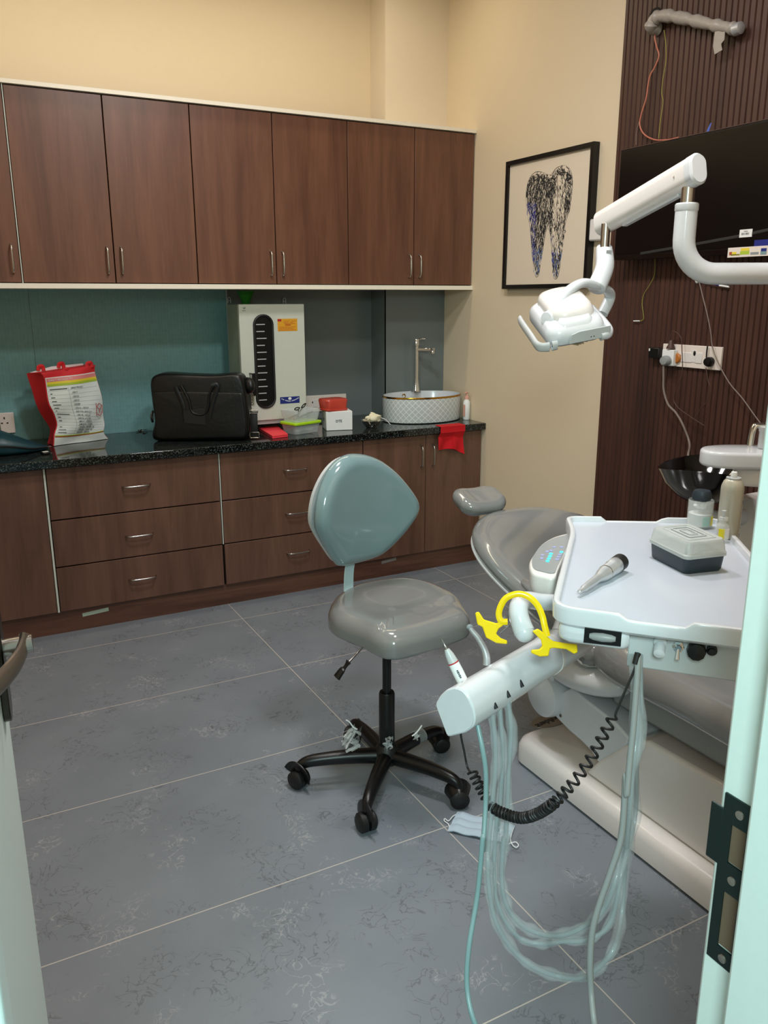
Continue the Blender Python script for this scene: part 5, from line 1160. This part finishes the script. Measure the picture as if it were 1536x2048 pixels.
RW = [(0.813,1.004,0.940),(0.822,1.001,0.944),(0.830,0.994,0.937),(0.835,0.989,0.930),(0.842,0.984,0.924),(0.858,0.974,0.921),(0.876,0.964,0.919),(0.876,0.961,0.906),(0.870,0.963,0.903),(0.859,0.971,0.911),(0.841,0.981,0.913),(0.836,0.984,0.912),(0.832,0.982,0.900),(0.819,0.989,0.899),(0.807,0.997,0.905),(0.808,0.998,0.910),(0.820,0.992,0.911),(0.825,0.991,0.916),(0.824,0.994,0.926)]
build(MB().prism(RW, fwd * .005), 'right_cheek_flange', 'yellow', t, bevel=.0018)
t = thing('mouth_mirror', 'thin chrome mouth mirror beside the yellow retractor', 'mirror', (0.807,1.069,0.924))
build(MB().tube([(0.797,1.072,0.914),(0.819,1.066,0.933)], .0014, 8), 'stem', 'chrome', t); build(MB().lathe([(.001, 0), (.010, 0), (.011, .002), (.001, .004)], (0.814,1.074,0.932), (-.2, -.7, .4), 20), 'disc', 'steel', t)
# --- scaler handpiece in the bar
s_b, s_t = V((0.721,1.066,0.839)), V((0.697,1.101,0.913)); sd2 = (s_t - s_b); sL = sd2.length; sd2.normalize()
t = thing('scaler_handpiece', 'white and grey scaler handpiece pointing up from the holder bar', 'handpiece', tuple(s_b))
build(MB().lathe([(.0085, -.03), (.0095, 0), (.0098, sL * .25), (.0092, sL * .46)], s_b, sd2, 24), 'body', 'paper', t)
build(MB().lathe([(.0093, sL * .46), (.0094, sL * .485)], s_b, sd2, 24), 'red_ring', 'ink_red', t)
build(MB().lathe([(.0090, sL * .485), (.0075, sL * .65), (.0045, sL * .77), (.001, sL * .775)], s_b, sd2, 24), 'cone', 'palegrey', t)
build(MB().lathe([(.0022, sL * .77), (.0020, sL * .84), (.0010, sL * .88), (.0006, sL)], s_b, sd2, 10), 'tip', 'chrome', t)
lx = (rt - sd2 * rt.dot(sd2)).normalized(); 
for k_ in range(5): build(MB().obox(s_b + sd2 * sL * (.17 + .036 * k_) - fwd * .0096, sd2, lx, (.0026, .0040 if k_ % 2 else .0030, .0006)), 'lettering', 'ink_grey', t)
t = thing('air_water_syringe', 'blue-silver air and water syringe behind the holder bar', 'syringe', (0.814,1.133,0.833))
build(MB().tube([(0.794,1.161,0.894),(0.799,1.156,0.885),(0.806,1.149,0.874),(0.813,1.140,0.856),(0.815,1.134,0.841),(0.814,1.131,0.827)], lambda q: .0042 + .0035 * q, 10, 24), 'barrel', 'silver', t)
build(MB().ball((0.795,1.161,0.894), (.007, .005, .005), 10, 8), 'head', 'hose_blue', t)

# ================================================================== SPITTOON UNIT
bw_c = V((2.050,1.737,0.944)); bw_c.z -= .068
t = thing('spittoon_unit', 'white spittoon unit with a wide black glass bowl and metal taps', 'spittoon', (2.28, 1.55, 0))
bx_ = MB(); build(MB().loft([rrect((2.33, 1.53, z), (1, 0, 0), (0, 1, 0), w_, l_, .05, 5) for w_, l_, z in ((.34, .50, .004), (.36, .52, .02), (.36, .52, .60), (.30, .46, .80), (.26, .40, .86))]), 'cabinet', 'white_w', t)
bl = []
for k, (r_, h) in enumerate(((.020, -.075), (.045, -.072), (.085, -.045), (.120, -.005), (.140, .035), (.143, .040), (.138, .037), (.115, .000), (.08, -.035), (.045, -.060), (.015, -.066), (.001, -.066))):
    bl.append([bw_c + V(math.cos(a_) * r_ * (1 + .07 * math.cos(2 * a_ - 1.2) * (r_ / .14)), math.sin(a_) * r_, h + .052 + .012 * math.cos(2 * a_ - 1.2) * (r_ / .14) ** 2) for a_ in [2 * PI * j / 48 for j in range(48)]])
build(MB().loft(bl), 'bowl', 'black_gloss', t, label='glossy black glass bowl')
build(MB().lathe([(.030, -.05), (.036, -.02), (.040, .0)], bw_c + V(0, 0, -.012), seg=24), 'bowl_socket', 'black', t)
build(MB().tube([bw_c + V(0, 0, -.04), bw_c + V(.04, -.02, -.075), V(2.25, 1.66, .80), V(2.3, 1.62, .76)], .026, 12, 16), 'bowl_arm', 'white', t)
cvc = V((1.985,1.529,1.036))
CV = [V(p) for p in [(1.857,1.598,1.037),(1.870,1.601,1.070),(1.893,1.591,1.078),(1.926,1.573,1.076),(1.981,1.540,1.062),(2.020,1.516,1.054)]]
kx, ky = V(.883, -.47, 0), V(.47, .883, 0)
cvo = [cvc + kx * a_ + ky * b_ for a_, b_ in ((-.140, -.01), (-.120, .045), (-.05, .075), (.05, .075), (.14, .065), (.20, .02), (.16, -.05), (.06, -.075), (-.05, -.070), (-.115, -.05))]
build(MB().cushion([V(p.x, p.y, cvc.z - .020) for p in cvo], (0, 0, 1), .046, .010, .003, n=60, bot=.010), 'top_cover', 'white', t)
build(MB().cushion([V(p.x + .05, p.y - .03, cvc.z - .075) for p in [cvc + (q_ - cvc) * .72 for q_ in cvo]], (0, 0, 1), .054, .014, .0, n=60, bot=.014), 'lower_body', 'white_w', t)
build(MB().loft([rrect((2.10, 1.42, z), kx, ky, w_, .10, .03) for w_, z in ((.12, .80), (.13, .93), (.10, cvc.z - .07))]), 'neck', 'palegrey', t)
build(MB().tube([V(2.10, 1.42, .84), V(2.25, 1.48, .80)], .05, 12), 'neck_base', 'palegrey', t)
tpp = V((2.023,1.562,1.056)); tpp2 = V((2.040,1.569,1.112))
build(MB().tube([tpp, tpp2, tpp2 + kx * .02 + V(0, 0, .006), tpp2 + kx * .09 + V(0, 0, .008)], .0105, 12, 24, flat=.8), 'bowl_tap', 'chrome', t)
tp3 = V((2.004,1.506,1.071)); build(MB().lathe([(.014, 0), (.014, .045), (.0155, .048), (.0155, .060), (.013, .063), (.001, .063)], tp3 - V(0, 0, .005), seg=20), 'cup_filler', 'palegrey', t)

# ================================================================== OVERHEAD LAMP
kr = V(.883, -.47, 0)
pb_ = V((1.710,1.583,1.592)); pt_ = V((1.725,1.606,1.698)); pt_.x, pt_.y = pb_.x, pb_.y
ph_z = V((1.809,1.513,1.534)).z
t = thing('operating_lamp', 'white overhead dental lamp on a curved pipe and sprung arm', 'dental lamp', (pb_.x + kr.x * .60, pb_.y + kr.y * .60, .86))
c_ = V(pb_.x, pb_.y, 0); hx_ = lambda d_, z: c_ + kr * d_ + V(0, 0, z)
pth = [hx_(0, pt_.z)] + [hx_(0, ph_z + .085 + .02 * k) for k in (2, 1)] + [hx_(.085 - .085 * math.cos(a_), ph_z + .085 - .085 * math.sin(a_)) for a_ in [PI / 2 * k / 10 for k in range(11)]] + [hx_(.25, ph_z), hx_(.515, ph_z), hx_(.57, ph_z - .012), hx_(.597, ph_z - .04), hx_(.60, ph_z - .08), hx_(.60, .86)]
build(MB().tube(pth, .0275, 28), 'curved_pipe', 'white', t)
build(MB().lathe([(.0278, 0), (.0290, .002), (.0290, .016), (.0265, .019), (.015, .019)], (c_.x, c_.y, pt_.z - .012), seg=32), 'pipe_collar', 'white', t)
build(MB().lathe([(.0165, 0), (.0165, .075)], (c_.x, c_.y, pt_.z), seg=28), 'swivel_post', 'steel', t)
a1 = V(c_.x, c_.y, V((1.757,1.612,1.775)).z); a0_ = V((1.763,1.935,1.690)); ad = (a1 - a0_).normalized()
a1e = a1 + ad * .030; a0e = a0_ - ad * .020
sdv = ad.cross(V(0, 0, 1)).normalized(); upv = sdv.cross(ad).normalized()
def stad(cen, w_, h_, n=10):
    out = []; r_ = w_ / 2
    for sgn, base in ((1, 0), (-1, PI)):
        for k in range(n + 1):
            a_ = base + PI * k / n; out.append(cen + sdv * r_ * math.cos(a_) + upv * (sgn * (h_ / 2 - r_) + r_ * math.sin(a_)))
    return out
arm = build(MB().loft([stad(a0e, .050, .072), stad(a0e.lerp(a1e, .95), .050, .076)]), 'spring_arm', 'white_w', t)
build(MB().loft([stad(a0e.lerp(a1e, .95), .052, .078), stad(a1e, .052, .078), stad(a1e + ad * .006, .042, .068)]), 'end_cap', 'white', arm)
build(MB().obox(a0e.lerp(a1e, .55) - upv * .037, ad, sdv, (.24, .020, .014)), 'under_rail', 'white', arm, bevel=.004)
build(MB().lathe([(.003, 0), (.003, .002)], a0e.lerp(a1e, .86) - sdv * .0245 * 0 + sdv * (-.0245 if sdv.dot(fwd) > 0 else .0245), -fwd, 10), 'screw', 'steel', arm)
lp = V((1.742,1.907,1.636)); z0_ = lp.z
build(MB().lathe([(.013, -.035), (.013, .045)], lp, seg=24), 'head_post', 'steel', t)
k0, k1_, k2 = V(lp.x, lp.y, V((1.739,1.902,1.615)).z), V((1.724,1.882,1.559)), V((1.685,1.864,1.507))
kn = build(MB().tube([k0 + V(0, 0, .002), k0 + V(0, 0, -.010), k1_, k2, k2 + (k2 - k1_) * .15], lambda q: .0215 + .006 * math.sin(min(1, q * 1.3) * PI * .5) - .004 * max(0, q - .8) * 5, 22, 24), 'knuckle', 'white', t)
build(MB().lathe([(.0216, 0), (.0222, .001), (.0222, .004), (.0216, .005)], k0 + V(0, 0, -.014), seg=28), 'groove', 'palegrey', kn)
build(MB().obox(k0.lerp(k1_, .35) - fwd * .0262 + kr * .006, kr, (0, 0, 1), (.016, .008, .0012), None), 'type_label', 'midgrey', kn)
# lamp head
B0, A0, C0 = V((1.458,1.783,1.342)), V((1.528,1.979,1.417)), V((1.602,1.718,1.370))
eA = (A0 - B0); eC = (C0 - B0); LA, LC = eA.length, eC.length; eA.normalize(); eU = eC.cross(eA).normalized(); eU = -eU if eU.z < 0 else eU
eC = eA.cross(eU).normalized(); eC = -eC if eC.dot(C0 - B0) < 0 else eC
HC = B0 + eA * LA * .5 + eC * LC * .5
def hp_(u, v, h): return HC + eC * u + eA * v + eU * h
def hring(w_, d_, r_, h, du_=0, dv_=0): return rrect(hp_(du_, dv_, h), eC, eA, w_, d_, r_, 7)
lh = build(MB().loft([hring(LC * .98, LA * .96, .035, .0), hring(LC * 1.02, LA, .038, .008), hring(LC * 1.02, LA, .038, .030), hring(LC * .97, LA * .94, .036, .042), hring(LC * .90, LA * .84, .040, .052), hring(LC * .7, LA * .6, .040, .058), hring(LC * .2, LA * .2, .015, .060)]), 'head_shell', 'white', t, sharp=50)
build(MB().loft([hring(LC * .80, LA * .84, .045, .040, .004, .012), hring(LC * .78, LA * .82, .045, .066, .002, .012), hring(LC * .72, LA * .74, .045, .080, .0, .012), hring(LC * .58, LA * .58, .04, .089, .0, .012), hring(LC * .2, LA * .2, .015, .093, .0, .012)]), 'rear_dome', 'white_w', lh, sharp=50)
build(MB().loft([hring(LC * .62, .050, .02, .030, .0, -LA * .36), hring(LC * .60, .046, .02, .052, .0, -LA * .34), hring(LC * .50, .030, .013, .064, .0, -LA * .30)]), 'front_hump', 'white', lh, sharp=50)
build(MB().loft([hring(LC * .92, LA * .90, .035, -.006), hring(LC * .99, LA * .97, .036, .004), hring(LC * .99, LA * .97, .036, .010)]), 'grey_lower_tray', 'midgrey', lh)
build(MB().prism(hring(LC * .8, LA * .78, .03, -.009), eU * .003), 'light_window', 'glassy', lh)
fv = -LA * .515; fr2 = [hp_(-.030, fv, .004), hp_(.075, fv, .004), hp_(.088, fv, .020), hp_(.086, fv, .036), hp_(.0, fv, .036), hp_(-.022, fv, .030)]
build(MB().prism(fr2, -eA * .003), 'front_panel', 'palegrey', lh, bevel=.002)
for u_ in (.032, .040): build(MB().lathe([(.0018, 0), (.001, .001)], hp_(u_, fv - .003, .014), -eA, 8), 'sensor_dot', 'ink', lh)
hu = -LC * .5
hb2 = [hp_(hu + .020, -LA * .50, .006), hp_(hu - .012, -LA * .50, .006), hp_(hu - .030, -LA * .44, .008), hp_(hu - .032, -LA * .2, .012), hp_(hu - .032, LA * .2, .014), hp_(hu - .030, LA * .34, .014)]
build(MB().tube(hb2, .0145, 12, 30, flat=.5, up=eC), 'handle_bar', 'palegrey', lh)
hb3 = [hp_(-hu - .020, -LA * .50, .006), hp_(-hu + .006, -LA * .47, .008), hp_(-hu + .014, -LA * .3, .012), hp_(-hu + .014, LA * .25, .014)]
build(MB().tube(hb3, .0145, 12, 24, flat=.7, up=eC), 'handle_bar', 'white', lh)
# yoke
y1 = V((1.481,1.824,1.420)); y2 = V((1.738,1.894,1.428))
yk = [y1, V((1.506,1.826,1.453)), V((1.553,1.836,1.491)), V((1.613,1.846,1.514)), V((1.674,1.858,1.507)), V((1.746,1.886,1.493)), V((1.769,1.902,1.471)), y2]
ya = (y2 - y1).normalized()
build(MB().tube(yk, .0165, 14, 50, flat=.8, up=(eA * .3 + eC * -.2 + V(0, 0, 1)).normalized() if False else None), 'yoke', 'white', t)
build(MB().lathe([(.001, -.012), (.017, -.011), (.020, -.007), (.020, .018), (.012, .022)], y1, ya, 28), 'yoke_pivot', 'white', t)
crumple(hp_(-.01, -.03, -.022), (.055, .035, .010), 16, 12, 'hanging_film', 'lens_film', lh)

# ================================================================== HOSES AND CORD
def hose(name, label, pts_, r, mt_, n=110):
    return build(MB().tube(pts_, r, 12, n), name, mt_, TRAY, label=label)
hose('cyan_hose', 'thin cyan hose hanging from the holder bar down to the bottom edge', [(0.702,0.995,0.801),(0.699,0.976,0.771),(0.699,0.964,0.732),(0.692,0.952,0.679),(0.670,0.925,0.624)] + [(0.667,0.922,0.648),(0.649,0.906,0.564),(0.617,0.880,0.495),(0.602,0.860,0.444),(0.597,0.829,0.406),(0.618,0.801,0.350)], .0042, 'hose_cyan')
def wrapped(name, label, inner, r0, r1, n=120):
    a_ = cr(inner, n)
    t = build(MB().tube(a_, r0, 10), name, 'hose_blue', TRAY, label=label)
    random.seed(len(name)); ph = random.uniform(0, 6)
    mb = MB().tube([p + V(.002 * math.sin(k * .5 + ph), .002 * math.cos(k * .37), 0) for k, p in enumerate(a_)], lambda q: r1 + .0016 * math.sin(q * 60 + ph) + .0012 * math.sin(q * 141), 12)
    build(mb, 'film_sleeve', 'film_hose', t)
wrapped('wrapped_hose', 'film wrapped pale blue hose making the widest, lowest loop', [(0.742,1.012,0.810),(0.741,0.999,0.764),(0.734,0.986,0.709),(0.723,0.976,0.655),(0.708,0.963,0.585)] + [(0.701,0.952,0.575),(0.697,0.942,0.533),(0.700,0.923,0.476),(0.720,0.899,0.430),(0.749,0.875,0.402),(0.783,0.853,0.388),(0.797,0.817,0.410),(0.811,0.796,0.443),(0.829,0.785,0.480),(0.884,0.827,0.483),(0.898,0.841,0.553),(0.869,0.814,0.688),(0.878,0.823,0.774)] + [(0.889,0.833,0.828),(0.905,0.857,0.937)], .0042, .0085)
wrapped('wrapped_hose', 'film wrapped pale blue hose with the higher inner loop', [(0.778,1.019,0.822),(0.778,1.006,0.776),(0.768,0.993,0.717),(0.756,0.978,0.642),(0.744,0.964,0.572)] + [(0.739,0.962,0.597),(0.728,0.949,0.533),(0.729,0.935,0.490),(0.746,0.917,0.458),(0.773,0.897,0.442),(0.788,0.860,0.462),(0.810,0.834,0.491),(0.829,0.813,0.533),(0.848,0.809,0.594),(0.923,0.871,0.622),(0.878,0.824,0.758)] + [(0.889,0.838,0.825),(0.906,0.862,0.935)], .0042, .0092)
wrapped('wrapped_hose', 'film wrapped pale blue hose at the middle of the bundle', [(0.760,1.015,0.816),(0.756,1.000,0.759),(0.747,0.984,0.685),(0.732,0.970,0.612)] + [(0.728,0.968,0.639),(0.712,0.950,0.547),(0.714,0.931,0.486),(0.735,0.907,0.444),(0.766,0.887,0.433),(0.781,0.852,0.459),(0.807,0.820,0.478),(0.836,0.803,0.513),(0.854,0.806,0.594),(0.931,0.860,0.639),(0.889,0.827,0.768)] + [(0.902,0.837,0.823),(0.915,0.863,0.933)], .0040, .0065)
hose('grey_hose', 'matt grey hose falling from the tray to the bottom edge of the photo', [(0.894,0.847,0.943),(0.885,0.837,0.893),(0.874,0.826,0.835),(0.863,0.817,0.785),(0.852,0.807,0.734)] + [(0.858,0.818,0.759),(0.842,0.801,0.674),(0.819,0.796,0.615),(0.798,0.793,0.568),(0.784,0.789,0.529),(0.775,0.780,0.483),(0.771,0.769,0.437),(0.757,0.743,0.406),(0.760,0.725,0.349)], .0050, 'hose_grey')
# coiled cord
path = [(0.846,0.844,0.846),(0.829,0.845,0.819),(0.813,0.846,0.793),(0.794,0.848,0.768),(0.773,0.852,0.744),(0.752,0.858,0.722),(0.748,0.889,0.686),(0.742,0.920,0.661),(0.732,0.947,0.654),(0.722,0.976,0.655),(0.715,0.999,0.678),(0.707,1.016,0.704)]
PP = cr(path, 600); Ls = [0]
for a_, b_ in zip(PP, PP[1:]): Ls.append(Ls[-1] + (b_ - a_).length)
dens = lambda u_: 1.0 if u_ < .3 else (1.0 + min(1, (u_ - .3) / .2) * 1.6 if u_ < .82 else 1.8)
hel = []; ph = 0; T_ = None; nrm = V(0, 0, 1)
for i in range(len(PP) - 1):
    tg = (PP[i + 1] - PP[i]).normalized(); nrm = (nrm - tg * nrm.dot(tg)).normalized(); bi = tg.cross(nrm)
    seg = Ls[i + 1] - Ls[i]; u_ = Ls[i] / Ls[-1]
    nst = 3
    for k in range(nst):
        p = PP[i].lerp(PP[i + 1], k / nst); amp = .0074
        hel.append(p + nrm * math.cos(ph) * amp + bi * math.sin(ph) * amp); ph += 2 * PI * seg / nst / (.0165 / dens(u_))
t = build(MB().tube(hel, .0023, 6), 'coiled_cord', 'rubber', TRAY, label='black coiled cord sagging between tray and holder bar')
build(MB().tube([(0.894,0.848,0.947),(0.887,0.845,0.923),(0.871,0.844,0.893),(0.856,0.844,0.862),(0.852,0.843,0.852),(0.853,0.841,0.847)] + [hel[0]], .0019, 8, 40), 'straight_lead', 'rubber', t)
build(MB().tube([hel[-1]] + [(0.704,1.025,0.709),(0.703,1.033,0.732),(0.701,1.041,0.758),(0.703,1.046,0.776)], .0019, 8, 30), 'lower_lead', 'rubber', t)
build(MB().tube([(0.893,0.847,0.947),(0.888,0.846,0.930)], .0048, 10), 'strain_relief', 'rubber', t)

# ================================================================== FACE MASK
mo = [V(p) for p in [(1.188,1.773,0.004),(1.298,1.640,0.004),(1.228,1.583,0.004),(1.114,1.710,0.004)]]
t = thing('face_mask', 'pale blue pleated face mask lying on the floor tiles', 'mask', tuple(sum(mo, Vector()) / 4))
rows = []
for i in range(25):
    v_ = i / 24; l_, r_ = mo[0].lerp(mo[3], v_), mo[1].lerp(mo[2], v_)
    h_ = .004 + .005 * abs(math.sin(v_ * PI * 3.2)) * (1 if .08 < v_ < .92 else .2)
    rows.append([l_.lerp(r_, j / 20) + V(0, 0, h_ * (1 if 1 < j < 19 else .5) + .002 * math.sin(j * .8)) for j in range(21)])
mb = MB().loft([r + [p - V(0, 0, .0025) for p in reversed(r)] for r in rows]); build(mb, 'pleated_sheet', 'mask', t)
build(MB().tube([(1.187,1.765,0.005),(1.166,1.762,0.005),(1.142,1.749,0.005),(1.138,1.763,0.005),(1.131,1.755,0.005),(1.133,1.738,0.005),(1.127,1.722,0.005),(1.116,1.710,0.005)], .0016, 6, 40), 'ear_loop', 'loop', t)
build(MB().tube([(1.291,1.635,0.006),(1.263,1.610,0.006),(1.247,1.592,0.006),(1.239,1.572,0.006),(1.242,1.559,0.006),(1.253,1.564,0.006),(1.255,1.578,0.006),(1.243,1.581,0.006),(1.229,1.582,0.006)], .0016, 6, 50), 'ear_loop', 'loop', t)
